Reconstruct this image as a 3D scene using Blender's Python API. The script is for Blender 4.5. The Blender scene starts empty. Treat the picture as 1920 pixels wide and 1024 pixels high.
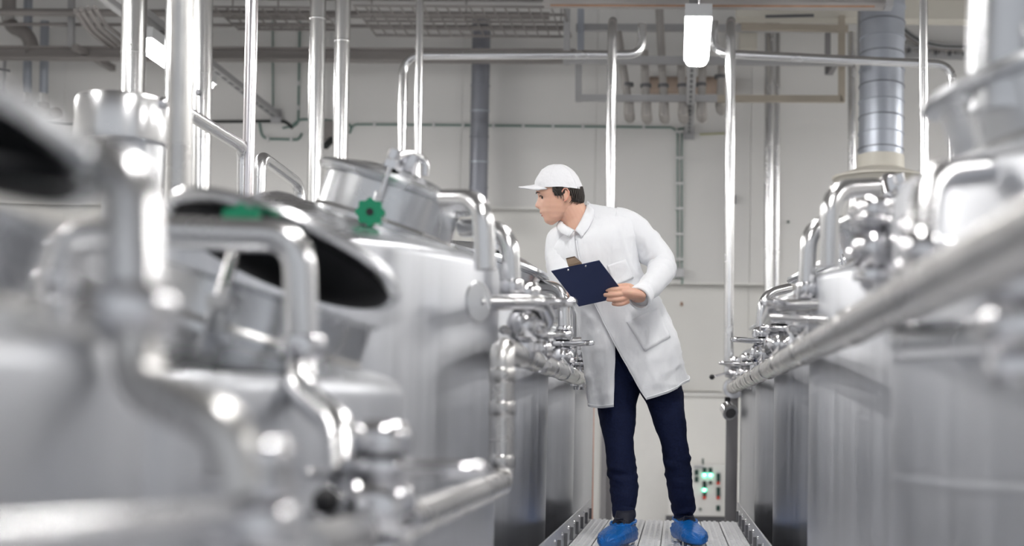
import bpy, bmesh, math, random
from mathutils import Vector, Matrix, noise
random.seed(7)
scene = bpy.context.scene
COL = scene.collection
V = Vector
R_ = math.radians

# ------------------------------------------------------------------ camera
F_PX = 2600.0
CAM = V((0.0, 0.0, 1.72))
yaw, pitch, roll = R_(2.0), R_(3.2), R_(1.0)
fwd = V((-math.sin(yaw)*math.cos(pitch), math.cos(yaw)*math.cos(pitch), math.sin(pitch)))
r0 = V((math.cos(yaw), math.sin(yaw), 0))
u0 = r0.cross(fwd)
rgt = r0*math.cos(roll) + u0*math.sin(roll)
upv = u0*math.cos(roll) - r0*math.sin(roll)
d = V((0, 1, 0))
PX0 = 1268 - F_PX*d.dot(rgt)/d.dot(fwd)
PY0 = 790 + F_PX*d.dot(upv)/d.dot(fwd)
cd = bpy.data.cameras.new('camera')
cam = bpy.data.objects.new('camera', cd)
COL.objects.link(cam)
m = Matrix((rgt, upv, -fwd)).transposed().to_4x4()
m.translation = CAM
cam.matrix_world = m
cd.sensor_width = 36.0
cd.lens = F_PX/1920*36.0
cd.shift_x = (960-PX0)/1920
cd.shift_y = (PY0-512)/1920
cd.clip_start = 0.05
cd.dof.use_dof = True
cd.dof.focus_distance = 6.0
cd.dof.aperture_fstop = 1.75
scene.camera = cam

def P(px, py, y):
    """world point at depth y (metres in front of the lens plane) seen at a pixel of the photograph"""
    dr = fwd*F_PX + rgt*(px-PX0) - upv*(py-PY0)
    return CAM + dr*(y/dr.y)
def PX(p):
    q = p-CAM
    return (PX0+F_PX*q.dot(rgt)/q.dot(fwd), PY0-F_PX*q.dot(upv)/q.dot(fwd))

# ------------------------------------------------------------------ world, exposure
w = bpy.data.worlds.new('world')
scene.world = w
w.use_nodes = True
bg = w.node_tree.nodes['Background']
bg.inputs[0].default_value = (0.92, 0.95, 1.0, 1)
bg.inputs[1].default_value = 0.68
scene.view_settings.view_transform = 'Standard'
scene.view_settings.look = 'None'
scene.view_settings.gamma = 1.0
scene.view_settings.use_curve_mapping = False
scene.view_settings.exposure = -0.12
LAMP = 72.0

# ------------------------------------------------------------------ materials
MATS = {}
def mat(name, col, rough=0.5, metal=0.0, emit=None, estr=0.0, vary=0.0, vscale=(8, 8, 8), bump=0.0,
        bscale=(60, 60, 60), rvary=0.0, sheen=0.0, coat=0.0, sss=0.0, trans=0.0, spec=None, detail=4):
    if name in MATS:
        return MATS[name]
    mt = bpy.data.materials.new(name)
    mt.use_nodes = True
    nt = mt.node_tree
    b = nt.nodes['Principled BSDF']
    b.inputs['Base Color'].default_value = (*col, 1)
    b.inputs['Roughness'].default_value = rough
    b.inputs['Metallic'].default_value = metal
    if spec is not None: b.inputs['Specular IOR Level'].default_value = spec
    if sheen: b.inputs['Sheen Weight'].default_value = sheen
    if coat: b.inputs['Coat Weight'].default_value = coat
    if sss:
        b.inputs['Subsurface Weight'].default_value = sss
        b.inputs['Subsurface Radius'].default_value = (0.01, 0.004, 0.002)
        b.inputs['Subsurface Scale'].default_value = 0.6
    if emit:
        b.inputs['Emission Color'].default_value = (*emit, 1)
        b.inputs['Emission Strength'].default_value = estr
    if vary or rvary or bump:
        tc = nt.nodes.new('ShaderNodeTexCoord')
    def nz(scale):
        mp = nt.nodes.new('ShaderNodeMapping')
        mp.inputs['Scale'].default_value = scale
        nt.links.new(tc.outputs['Object'], mp.inputs[0])
        n = nt.nodes.new('ShaderNodeTexNoise')
        n.inputs['Scale'].default_value = 1.0
        n.inputs['Detail'].default_value = detail
        nt.links.new(mp.outputs[0], n.inputs['Vector'])
        return n
    if vary or rvary:
        n = nz(vscale)
        if vary:
            mx = nt.nodes.new('ShaderNodeMix'); mx.data_type = 'RGBA'
            mx.inputs[6].default_value = (*[max(0, c*(1-vary)) for c in col], 1)
            mx.inputs[7].default_value = (*[min(1, c*(1+vary)) for c in col], 1)
            nt.links.new(n.outputs[0], mx.inputs[0])
            nt.links.new(mx.outputs[2], b.inputs['Base Color'])
        if rvary:
            mr = nt.nodes.new('ShaderNodeMapRange')
            mr.inputs[1].default_value = 0.3; mr.inputs[2].default_value = 0.7
            mr.inputs[3].default_value = max(0.02, rough-rvary); mr.inputs[4].default_value = rough+rvary
            nt.links.new(n.outputs[0], mr.inputs[0])
            nt.links.new(mr.outputs[0], b.inputs['Roughness'])
    if bump:
        n2 = nz(bscale)
        bp = nt.nodes.new('ShaderNodeBump')
        bp.inputs['Strength'].default_value = bump
        bp.inputs['Distance'].default_value = 0.01
        nt.links.new(n2.outputs[0], bp.inputs['Height'])
        nt.links.new(bp.outputs[0], b.inputs['Normal'])
    MATS[name] = mt
    return mt

M_TANK = mat('brushed_steel', (0.64, 0.65, 0.68), 0.42, 1, vary=0.10, vscale=(45, 45, 0.5), rvary=0.07)
M_CONE = mat('satin_steel', (0.68, 0.69, 0.71), 0.28, 1, vary=0.06, vscale=(4, 4, 4), rvary=0.06)
M_PIPE = mat('polished_steel', (0.78, 0.78, 0.79), 0.25, 1, rvary=0.04, vscale=(6, 6, 6))
M_VALVE = mat('chromed_steel', (0.80, 0.80, 0.82), 0.18, 1)
M_MANI = mat('dull_steel', (0.66, 0.65, 0.64), 0.3, 1, vary=0.15, vscale=(9, 9, 9), rvary=0.08)
M_CLAD = mat('bright_cladding', (0.92, 0.92, 0.92), 0.24, 1, rvary=0.04, vscale=(2, 2, 2))
M_GALV = mat('galvanised_sheet', (0.46, 0.49, 0.55), 0.45, 0.75, vary=0.15, vscale=(6, 6, 3), rvary=0.08)
M_GDARK = mat('dark_galvanised', (0.30, 0.31, 0.35), 0.5, 0.7, vary=0.2, vscale=(6, 6, 2))
M_WALL = mat('wall_panel_white', (0.82, 0.81, 0.795), 0.6, vary=0.03, vscale=(1.2, 1.2, 1.2))
M_WALLD = mat('wall_panel_grey', (0.80, 0.79, 0.765), 0.6, vary=0.04, vscale=(1.2, 1.2, 1.2))
M_CREAM = mat('wall_panel_cream', (0.88, 0.87, 0.845), 0.5, vary=0.03, vscale=(2, 2, 2))
M_FLOOR = mat('concrete', (0.5, 0.5, 0.5), 0.6, vary=0.15, vscale=(2, 2, 2))
M_CEIL = mat('deck_grey', (0.25, 0.24, 0.235), 0.6, vary=0.1, vscale=(1, 6, 1))
M_BEAM = mat('beam_grey', (0.25, 0.232, 0.225), 0.5, vary=0.18, vscale=(3, 9, 9))
M_CHAN = mat('zinc_channel', (0.46, 0.46, 0.47), 0.45, 0.5, vary=0.12, vscale=(6, 6, 6))
M_TAN = mat('lacquered_channel', (0.46, 0.41, 0.34), 0.5, 0.3, vary=0.12, vscale=(6, 6, 6))
M_RUST = mat('rusted_beam', (0.42, 0.40, 0.39), 0.6, vary=0.2, vscale=(3, 20, 20))
M_RUSTE = mat('rust_edge', (0.42, 0.26, 0.18), 0.8, vary=0.35, vscale=(12, 12, 12))
M_CREAMB = mat('cream_paint', (0.66, 0.63, 0.56), 0.5)
M_CABLE = mat('cable_green', (0.17, 0.26, 0.23), 0.5)
M_BLACKC = mat('cable_black', (0.02, 0.025, 0.025), 0.5)
M_CLIPW = mat('white_clip', (0.75, 0.75, 0.75), 0.5)
M_BLACK = mat('black_rubber', (0.004, 0.004, 0.006), 0.55, spec=0.2)
M_KNOB = mat('black_plastic', (0.012, 0.012, 0.014), 0.35)
M_GREEN = mat('green_plastic', (0.0, 0.225, 0.11), 0.45)
M_BROWN = mat('brown_lagging', (0.42, 0.33, 0.27), 0.7, vary=0.2, vscale=(10, 10, 10))
M_PLATE = mat('panel_plate', (0.85, 0.84, 0.82), 0.5, vary=0.04, vscale=(12, 12, 12))
M_DKGRN = mat('dark_label', (0.02, 0.06, 0.05), 0.5)
M_RED = mat('red_button', (0.70, 0.045, 0.02), 0.4)
M_LED = mat('green_led', (0.1, 0.8, 0.5), 0.4, emit=(0.12, 1.0, 0.55), estr=4.0)
M_LEDC = mat('green_led_core', (0.7, 1, 0.9), 0.4, emit=(0.7, 1.0, 0.88), estr=6.0)
M_GRATE = mat('grating_steel', (0.82, 0.82, 0.84), 0.42, 0.45, vary=0.15, vscale=(30, 12, 30), bump=0.8, bscale=(70, 25, 70), rvary=0.12)
M_CURB = mat('kick_plate_steel', (0.60, 0.60, 0.62), 0.4, 0.8, vary=0.08, vscale=(10, 10, 10))
M_SLOT = mat('dark_steel', (0.16, 0.16, 0.17), 0.45, 0.6)
M_POST = mat('grey_post', (0.30, 0.29, 0.30), 0.5, 0.4)
M_ORANGE = mat('copper_tube', (0.62, 0.30, 0.20), 0.4, 0.2)
M_COAT = mat('white_cotton', (0.81, 0.82, 0.85), 0.85, bump=0.9, bscale=(17, 17, 9), sheen=0.1, detail=2.5)
M_CAPM = mat('white_cap_cotton', (0.82, 0.82, 0.85), 0.85, bump=0.7, bscale=(28, 28, 28), detail=3)
M_NAVY = mat('navy_denim', (0.006, 0.011, 0.042), 0.85, vary=0.5, vscale=(120, 120, 120), bump=0.6, bscale=(16, 16, 26), spec=0.25)
M_FILM = mat('blue_film', (0.005, 0.145, 0.52), 0.32, vary=0.3, vscale=(30, 30, 30), bump=0.9, bscale=(60, 60, 22))
M_SHOE = mat('dark_shoe', (0.012, 0.014, 0.03), 0.6)
M_SKIN = mat('skin', (0.72, 0.43, 0.32), 0.5, vary=0.07, vscale=(30, 30, 30), sss=0.25)
M_HAIR = mat('dark_hair', (0.022, 0.016, 0.013), 0.45, vary=0.5, vscale=(150, 150, 30))
M_LIP = mat('lip', (0.50, 0.19, 0.16), 0.45)
M_EYEW = mat('eye_white', (0.65, 0.62, 0.60), 0.3)
M_EYED = mat('iris', (0.025, 0.018, 0.015), 0.2)
M_STUB = mat('stubble', (0.30, 0.19, 0.14), 0.6)
M_BOARD = mat('navy_board', (0.008, 0.020, 0.085), 0.5, bump=0.05, bscale=(300, 300, 300))
M_CLIP = mat('bronze_clip', (0.36, 0.27, 0.20), 0.3, 1)
M_PAPER = mat('paper', (0.85, 0.85, 0.83), 0.7)
M_HOUS = mat('lamp_housing', (0.62, 0.63, 0.64), 0.45)
M_DIFF = mat('lamp_diffuser', (0.9, 0.9, 0.9), 0.4, emit=(1.0, 0.985, 0.96), estr=LAMP)
M_TINT = mat('pale_pink_steel', (0.88, 0.84, 0.86), 0.2, 1)

# ------------------------------------------------------------------ mesh helpers
ORG = {}
class MB:
    def __init__(s): s.v = []; s.f = []
    def add(s, vs, fs):
        o = len(s.v); s.v += [V(p) for p in vs]; s.f += [tuple(i+o for i in f) for f in fs]; return s
    def box(s, c, size, mtx=None):
        x, y, z = [k/2 for k in size]
        vs = [V((i, j, k)) for i in (-x, x) for j in (-y, y) for k in (-z, z)]
        if mtx: vs = [mtx.to_3x3() @ p for p in vs]
        c = V(c)
        return s.add([p+c for p in vs], [(0,1,3,2),(4,6,7,5),(0,4,5,1),(2,3,7,6),(0,2,6,4),(1,5,7,3)])
    def bar(s, a, b, wd, ht, up=V((0,0,1))):
        a, b = V(a), V(b); t = (b-a).normalized()
        sx = t.cross(up)
        if sx.length < 1e-4: sx = t.cross(V((0,1,0)))
        sx.normalize(); uz = sx.cross(t)
        vs = []
        for p in (a, b):
            for i, j in ((-1,-1),(1,-1),(1,1),(-1,1)):
                vs.append(p+sx*(i*wd/2)+uz*(j*ht/2))
        return s.add(vs, [(0,1,2,3),(7,6,5,4),(0,4,5,1),(1,5,6,2),(2,6,7,3),(3,7,4,0)])
    def loft(s, rings, cap=True, close=True):
        n = len(rings[0]); vs = [p for r in rings for p in r]; fs = []
        for i in range(len(rings)-1):
            for j in range(n if close else n-1):
                k = (j+1) % n
                fs.append((i*n+j, i*n+k, (i+1)*n+k, (i+1)*n+j))
        if cap and close:
            fs.append(tuple(range(n-1, -1, -1))); b = (len(rings)-1)*n
            fs.append(tuple(range(b, b+n)))
        return s.add(vs, fs)
    def tube(s, pts, r, seg=16, cap=True, closed=False, flat=1.0):
        pts = [V(p) for p in pts]
        rr = r if isinstance(r, (list, tuple)) else [r]*len(pts)
        n = len(pts); rings = []; prev = None
        for i in range(n):
            if closed: t = (pts[(i+1) % n]-pts[i-1])
            else: t = pts[min(i+1, n-1)]-pts[max(i-1, 0)]
            t.normalize()
            if prev is None:
                a = V((0,0,1)) if abs(t.z) < 0.9 else V((1,0,0))
                nx = t.cross(a).normalized()
            else:
                nx = prev - t*prev.dot(t); nx.normalize()
            prev = nx; ny = t.cross(nx)
            rings.append([pts[i]+nx*(math.cos(q)*rr[i])+ny*(math.sin(q)*rr[i]*flat)
                          for q in [2*math.pi*k/seg for k in range(seg)]])
        if closed: rings.append(rings[0]); cap = False
        return s.loft(rings, cap)
    def lathe(s, prof, seg=32, mtx=None):
        mtx = mtx or Matrix()
        rings = [[mtx @ V((max(r, 1e-5)*math.cos(2*math.pi*k/seg), max(r, 1e-5)*math.sin(2*math.pi*k/seg), z)) for k in range(seg)] for r, z in prof]
        return s.loft(rings, cap=True)
    def ball(s, c, r, seg=20, mtx=None, sc=(1,1,1)):
        c = V(c); mm = mtx.to_3x3() if mtx else Matrix.Identity(3)
        rings = []
        for i in range(seg//2+1):
            a = math.pi*i/(seg//2)
            rings.append([c+mm @ V((r*sc[0]*max(math.sin(a),1e-4)*math.cos(2*math.pi*k/seg), r*sc[1]*max(math.sin(a),1e-4)*math.sin(2*math.pi*k/seg), -r*sc[2]*math.cos(a))) for k in range(seg)])
        return s.loft(rings, cap=True)
    def prism(s, poly, depth, mtx):
        n = len(poly)
        vs = [mtx @ V((x, y, 0)) for x, y in poly]+[mtx @ V((x, y, depth)) for x, y in poly]
        fs = [tuple(range(n-1, -1, -1)), tuple(range(n, 2*n))]+[(i, (i+1) % n, n+(i+1) % n, n+i) for i in range(n)]
        return s.add(vs, fs)
    def mesh(s, name, org, material, smooth=True, ang=38):
        me = bpy.data.meshes.new(name)
        me.from_pydata([tuple(p-org) for p in s.v], [], s.f)
        bm = bmesh.new(); bm.from_mesh(me)
        bmesh.ops.recalc_face_normals(bm, faces=bm.faces); bm.to_mesh(me); bm.free()
        if smooth:
            me.polygons.foreach_set('use_smooth', [True]*len(me.polygons))
            me.set_sharp_from_angle(angle=R_(ang))
        me.materials.append(material)
        return me

def base_of(vs):
    xs = [p.x for p in vs]; ys = [p.y for p in vs]; zs = [p.z for p in vs]
    return V(((min(xs)+max(xs))/2, (min(ys)+max(ys))/2, min(zs)))
def tag(o, label=None, cat=None, group=None, kind=None):
    if label: o['label'] = label
    if cat: o['category'] = cat
    if group: o['group'] = group
    if kind: o['kind'] = kind
    return o
def thing(name, loc, label=None, cat=None, group=None, kind=None):
    o = bpy.data.objects.new(name, None); COL.objects.link(o)
    o.empty_display_size = 0.1; o.location = V(loc); ORG[o] = V(loc)
    return tag(o, label, cat, group, kind)
def part(name, mb, material, parent, smooth=True, ang=38, label=None):
    org = ORG[parent]
    o = bpy.data.objects.new(name, mb.mesh(name, org, material, smooth, ang))
    COL.objects.link(o); o.parent = parent; ORG[o] = org
    if label: o['label'] = label
    return o
def one(name, mb, material, label=None, cat=None, group=None, kind=None, smooth=True, ang=38):
    org = base_of(mb.v)
    o = bpy.data.objects.new(name, mb.mesh(name, org, material, smooth, ang))
    COL.objects.link(o); o.location = org; ORG[o] = org
    return tag(o, label, cat, group, kind)
def fillet(pts, r, n=7):
    pts = [V(p) for p in pts]; out = [pts[0]]
    for i in range(1, len(pts)-1):
        a, b, c = pts[i-1], pts[i], pts[i+1]
        rr = min(r, (a-b).length*0.49, (c-b).length*0.49)
        p0 = b+(a-b).normalized()*rr; p1 = b+(c-b).normalized()*rr
        for k in range(n+1):
            t = k/n
            out.append(p0*(1-t)**2+b*(2*t*(1-t))+p1*t**2)
    out.append(pts[-1]); return out
def axis_mtx(origin, axis):
    return Matrix.Translation(V(origin)) @ V(axis).to_track_quat('Z', 'Y').to_matrix().to_4x4()

# ------------------------------------------------------------------ setting: floor, ceiling, walls
WALL_Y = 12.0
one('floor', MB().box((0, 5, -0.05), (18, 16, 0.1)), M_FLOOR, kind='structure', smooth=False)

def corrugated():
    mb = MB(); prof = []; y = -3.0
    while y < WALL_Y:
        prof += [(y, 5.42), (y+0.06, 5.36), (y+0.14, 5.36), (y+0.20, 5.42)]; y += 0.25
    a = [V((-9, yy, z)) for yy, z in prof]; b = [V((9, yy, z)) for yy, z in prof]
    mb.loft([a, b], cap=False, close=False)
    mb.box((0, (WALL_Y-3)/2, 5.5), (18, WALL_Y+3, 0.06))
    return mb
one('ceiling', corrugated(), M_CEIL, kind='structure', smooth=False)

wb = thing('wall_back', (0, WALL_Y+0.1, 0), kind='structure')
part('backing', MB().box((0, WALL_Y+0.15, 2.7), (18, 0.1, 5.4)), M_WALLD, wb, smooth=False)
def zpix(py, y=WALL_Y, px=1100): return P(px, py, y).z
zl, zr_, zc = zpix(388, px=950), zpix(530, px=1350), zpix(740, px=1330)
xsplit = P(1150, 500, WALL_Y).x
x = -9.0; k = 0
while x < 9:
    x2 = min(x+1.18, 9.0)
    if x < xsplit < x2-0.1 and x2 > xsplit: x2 = xsplit
    zlow = zl if x2 <= xsplit+0.01 else zr_
    cx, wd = (x+x2)/2, x2-x-0.003
    part('panel', MB().box((cx, WALL_Y+0.035, (zlow+5.4)/2), (wd, 0.13, 5.4-zlow)), M_WALL, wb, smooth=False)
    part('panel', MB().box((cx, WALL_Y+0.075, (zlow-0.02+zc+0.03)/2), (wd, 0.05, zlow-0.02-zc-0.03)), M_WALLD, wb, smooth=False)
    part('panel', MB().box((cx, WALL_Y+0.05, zc/2), (wd, 0.10, zc-0.015)), M_CREAM, wb, smooth=False)
    x = x2
part('ledge', MB().box(((xsplit-9)/2, WALL_Y-0.035, zl-0.012), (9+xsplit, 0.03, 0.03)), M_CREAM, wb, smooth=False)
part('ledge', MB().box(((xsplit+9)/2, WALL_Y-0.035, zr_-0.012), (9-xsplit, 0.03, 0.02)), M_CREAM, wb, smooth=False)
part('ledge', MB().box((0, WALL_Y-0.01, zc), (18, 0.05, 0.03)), M_WALL, wb, smooth=False)
for sx, nm in ((-1, 'wall_left'), (1, 'wall_right')):
    wl = thing(nm, (sx*7.6, 5, 0), kind='structure')
    yy = -3.0
    while yy < 12:
        part('panel', MB().box((sx*7.6, yy+0.6, 2.7), (0.1, 1.19, 5.4)), M_WALL, wl, smooth=False)
        yy += 1.2
# door leaf low in the back wall, seen between the legs
dr = thing('door_1', P(1180, 975, WALL_Y-0.03), kind='structure')
a = P(1143, 700, WALL_Y-0.04); b = P(1250, 975, WALL_Y-0.04)
part('leaf', MB().box(((a.x+b.x)/2, WALL_Y-0.05, (a.z)/2), (b.x-a.x, 0.06, a.z)), M_PLATE, dr, smooth=False)
part('door_frame', MB().box((a.x-0.03, WALL_Y-0.05, a.z/2), (0.06, 0.08, a.z)), M_POST, dr, smooth=False)

# ------------------------------------------------------------------ walkway
WZ = 1.20
XL, XR = -0.44, 0.325
wk = thing('walkway', (0, 4, 0), kind='structure')
NP = 8; pw = (XR-XL)/NP
def plank_mesh():
    mb = MB()
    L = 1.16
    mb.box((0, 0, -0.02), (pw-0.006, L, 0.04))
    n = 26
    for i in range(n):
        yy = -L/2+(i+0.5)*L/n
        for xx in (-0.026, 0.0, 0.026):
            mb.box((xx, yy, 0.002), (0.014, L/n*0.55, 0.006))
    return mb
pm = plank_mesh().mesh('plank', V((0,0,0)), M_GRATE, smooth=False)
for j in range(6):
    for i in range(NP):
        o = bpy.data.objects.new('plank', pm); COL.objects.link(o); o.parent = wk
        o.location = V((XL+pw*(i+0.5), 7.33-0.58-1.17*j, WZ-0.003-0.0*(i % 2))) - V((0, 4, 0))
part('support_beam', MB().bar((XL+0.05, 0.3, WZ-0.11), (XL+0.05, 7.3, WZ-0.11), 0.06, 0.12), M_POST, wk, smooth=False)
part('support_beam', MB().bar((XR-0.05, 0.3, WZ-0.11), (XR-0.05, 7.3, WZ-0.11), 0.06, 0.12), M_POST, wk, smooth=False)
for yy in (0.5, 2.8, 5.1, 7.2):
    for xx in (XL+0.05, XR-0.05):
        part('support_leg', MB().box((xx, yy, (WZ-0.17)/2), (0.06, 0.06, WZ-0.17)), M_POST, wk, smooth=False)
for sx, xx in ((-1, XL), (1, XR)):
    kp = part('kick_plate', MB().box((xx+sx*0.006, 3.85, WZ+0.03), (0.006, 7.0, 0.14)), M_CURB, wk, smooth=False)
    for i in range(12):
        yy = 7.2-0.32*i
        part('fixing_tab', MB().box((xx-sx*0.004, yy, WZ+0.035), (0.012, 0.014, 0.055)), M_SLOT, kp, smooth=False)
        part('screw', MB().lathe([(0.0,0),(0.007,0),(0.006,0.005),(0,0.006)], 8, axis_mtx((xx+sx*0.003, yy-0.13, WZ+0.07), (-sx,0,0))), M_VALVE, kp)

# ------------------------------------------------------------------ lamps on their rails
def lamp(xc, y0, z, label, group='strip lamps hung under the ceiling rails', L=1.25, wd=0.15):
    t = thing('strip_lamp', (xc, y0+L/2, z), label, 'lamp', group)
    def ring(y, s, zz0, zz1, r=0.03):
        w2 = wd/2*s; pts = []
        for (cx, cz, a0) in ((w2-r, zz0+r, -90), (w2-0.01, zz1-0.01, 0), (-w2+0.01, zz1-0.01, 90), (-w2+r, zz0+r, 180)):
            rr = r if cz == zz0+r else 0.01
            for k in range(5):
                a = R_(a0+k*22.5); pts.append(V((xc+cx+rr*math.cos(a), y, cz+rr*math.sin(a))))
        return pts
    rings = [ring(y0, 0.75, z+0.02, z+0.06), ring(y0+0.02, 0.94, z+0.005, z+0.06), ring(y0+0.06, 1, z, z+0.06),
             ring(y0+L-0.06, 1, z, z+0.06), ring(y0+L-0.02, 0.94, z+0.005, z+0.06), ring(y0+L, 0.75, z+0.02, z+0.06)]
    part('diffuser', MB().loft(rings), M_DIFF, t)
    part('housing', MB().box((xc, y0+L/2, z+0.082), (wd+0.02, L+0.03, 0.074)), M_HOUS, t, smooth=False)
    for yy in (y0+0.2, y0+L-0.2):
        part('hanger', MB().box((xc, yy, z+0.14), (0.02, 0.03, 0.07)), M_CHAN, t, smooth=False)
    part('hook', MB().tube(fillet([(xc, y0-0.02, z+0.11), (xc, y0-0.03, z+0.185), (xc, y0+0.03, z+0.185)], 0.02), 0.008, 8), M_VALVE, t)
lz = P(1307, 75, 8.5)
lamp(lz.x, 7.9, P(1307, 46, 7.9).z, 'lit white strip lamp hanging above the aisle beyond the man', L=.98, wd=.138)
l2 = P(300, 100, 9.2)
lamp(l2.x, 8.85, P(275, 85, 8.85).z, 'lit strip lamp on the slanting rail, half hidden behind the clad pipes')
lab = ['above the aisle just ahead of the photographer', 'above the aisle beside the photographer', 'above the aisle behind the photographer']
lamp(l2.x, 6.3, P(275, 85, 8.85).z, 'added fill strip lamp out of view over the left tank row, beside the second large tank')  # unseen lamp, added to lift the light over the left row
lamp(3.6, 6.3, 4.15, 'added fill strip lamp out of view over the right tank row, beside the third tank')  # another unseen lamp, put in for more light
lamp(-5.8, 6.3, 4.15, 'added fill strip lamp out of view along the left wall of the hall')  # invented side row, unseen, brightens the back wall
lamp(5.8, 9.3, 4.15, 'added fill strip lamp out of view in the far right corner of the hall')  # unseen corner lamp, added as fill for the back wall
lamp(3.6, 9.3, 4.15, 'added fill strip lamp out of view over the right tank row, closest to the back wall')  # added unseen lamp, throws more light on the back wall
for i, yy in enumerate((3.6, 1.0)):
    lamp(lz.x, yy, P(1307, 46, 7.9).z, 'strip lamp out of view '+lab[i])
    lamp(l2.x, yy+0.6, P(275, 85, 8.85).z, 'strip lamp out of view over the left tank row, '+('far', 'middle', 'near')[i])
    lamp(3.6, yy+0.6, 4.15, 'strip lamp out of view over the right tank row, '+('far', 'middle', 'near')[i])
def rail(x, z, y0, label):
    t = thing('lamp_rail', (x, 6, z), label, 'rail', 'lamp rails')
    part('channel', MB().box((x, (y0+11.95)/2, z), (0.07, 11.95-y0, 0.05)), M_CHAN, t, smooth=False)
    yy = 9.25
    while yy < 11.9:
        part('slot', MB().box((x, yy, z-0.026), (0.022, 0.09, 0.006)), M_SLOT, t, smooth=False); yy += 0.16
    part('end_plate', MB().box((x, 11.93, z-0.01), (0.09, 0.02, 0.12)), M_CHAN, t, smooth=False)
rail(lz.x-0.02, P(1307, 46, 7.9).z+0.225, -2, 'perforated zinc rail running to the wall above the aisle')
rail(3.6, 4.375, -2, 'zinc lamp rail over the right tank row')
rail(5.8, 4.375, -2, 'zinc lamp rail along the right wall')
rail(-5.8, 4.375, -2, 'zinc lamp rail along the left wall')
rail(l2.x, P(275, 85, 8.85).z+0.225, -2, 'dark slanting zinc rail running to the wall behind the clad pipes')

# ------------------------------------------------------------------ overhead steel, trays and pipes
def hbeam(name, p0, p1, y, wd, ht, material, label, cat, y2=None, kind=None):
    a, b = P(*p0, y), P(*p1, y2 or y)
    return one(name, MB().bar(a, b, wd, ht), material, label, cat, kind=kind, smooth=False)
def ibeam(name, a, b, h, wdt, material, label, cat):
    a, b = V(a), V(b)
    t = thing(name, (a+b)/2, label, cat)
    up = V((0,0,1))
    part('flange', MB().bar(a+up*(h/2), b+up*(h/2), wdt, 0.02), material, t, smooth=False)
    part('flange', MB().bar(a-up*(h/2), b-up*(h/2), wdt, 0.02), material, t, smooth=False)
    part('web', MB().bar(a, b, 0.02, h-0.02), material, t, smooth=False)
    return t
ibeam('steel_beam', P(-80, 99, 11.3), P(1080, 106, 11.3), 0.085, 0.10, M_BEAM, 'long dull steel beam along the upper back wall', 'beam')
one('handrail_tube', MB().tube([P(-60, 45, 11.2), P(1060, 51, 11.2)], 0.014, 10), M_BEAM, 'thin dull tube running above the long steel beam', 'tube')
one('header_pipe', MB().tube([P(-60, 22, 11.0), P(1030, 30, 11.0)], 0.03, 14), M_BEAM, 'grey header pipe under the cable tray at the ceiling', 'pipe')
# hanger and brace at left
one('hanger_bar', MB().bar(P(134, -30, 11.15), P(134, 88, 11.15), 0.045, 0.045), M_CHAN, 'vertical grey hanger beside the lagged hoses', 'hanger', smooth=False)
one('brace_bar', MB().bar(P(140, 88, 11.1), P(212, 128, 11.8), 0.05, 0.05), M_BEAM, 'short slanting brace below the vertical hanger', 'brace', smooth=False)
one('brace_bar', MB().bar(P(190, -10, 9.2), P(300, 75, 10.2), 0.06, 0.06), M_CHAN, 'grey slanting brace crossing behind the leftmost clad pipe', 'brace', smooth=False)
# wire cable tray
def tray(name, x0, x1, py, y0, y1, label):
    z = P((x0+x1)/2, py, y0).z; xa, xb = P(x0, py, y0).x, P(x1, py, y0).x
    t = thing(name, ((xa+xb)/2, (y0+y1)/2, z), label, 'cable tray')
    n = int((xb-xa)/0.085)
    for i in range(n+1):
        part('cross_wire', MB().bar((xa+(xb-xa)*i/n, y0, z), (xa+(xb-xa)*i/n, y1, z), 0.010, 0.010), M_BEAM, t, smooth=False)
    for xx in (xa+.05, (xa+xb)/2, xb-.05):
        part('hanger_rod', MB().tube([(xx, (y0+y1)/2, z), (xx, (y0+y1)/2, 5.40)], .006, 6), M_BEAM, t)
    for k in range(5):
        part('long_wire', MB().bar((xa, y0+(y1-y0)*k/4, z), (xb, y0+(y1-y0)*k/4, z), 0.012, 0.02), M_BEAM, t, smooth=False)
TRAY_TOP = 5.38
tray('cable_tray', 662, 1056, 12, 10.2, 11.0, 'wire mesh cable tray under the ceiling at the centre')
tray('cable_tray', 400, 600, 14, 10.4, 11.0, 'wire mesh cable tray behind the paired clad pipes')
# bundle of pipes at upper left
for i, (x0, y0, x1, y1, r) in enumerate([(142, 20, 200, 80, .02), (152, 18, 212, 80, .02), (165, 16, 222, 76, .018), (178, 14, 228, 66, .016)]):
    one('ceiling_tube', MB().tube(fillet([P(x0, y0, 9.8), P((x0+x1)/2-6, (y0+y1)/2+6, 10.4), P(x1+4, y1+6, 11.2)], .2), r, 10), M_BEAM,
        ['lowest', 'second lowest', 'second highest', 'highest'][i]+' of the slanting ceiling tubes beside the vertical hanger', 'tube', 'slanting ceiling tubes')
# two air ducts with elbows, wide hose
for i, (px, ex) in enumerate([(51, 68), (82, 100)]):
    t = thing('air_duct', P(px, 220, 11.7), ['bright air duct ending in an elbow, nearer the picture edge', 'bright air duct ending in an elbow, beside the grey hanger'][i], 'duct', 'small air ducts on the back wall')
    part('riser', MB().tube([P(px+2, -20 if i == 0 else 40, 11.75), P(px, 178, 11.75)], 0.036, 16), M_GALV, t)
    part('sleeve', MB().tube([P(px, 176, 11.75), P(px-1, 196, 11.75)], 0.042, 16), M_CLAD, t)
    part('elbow', MB().tube(fillet([P(px-1, 194, 11.75), P(px+1, 218, 11.75), P(ex+6, 212, 11.55)], .08), 0.05, 16), M_BEAM, t)
t = thing('air_hose', P(40, 70, 11.3), 'wide grey hose bending under the ceiling at far left', 'hose')
part('hose', MB().tube(fillet([P(17, -20, 11.4), P(16, 50, 11.4), P(52, 62, 11.35), P(62, 96, 11.3)], .14), .058, 16), M_BEAM, t)
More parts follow.
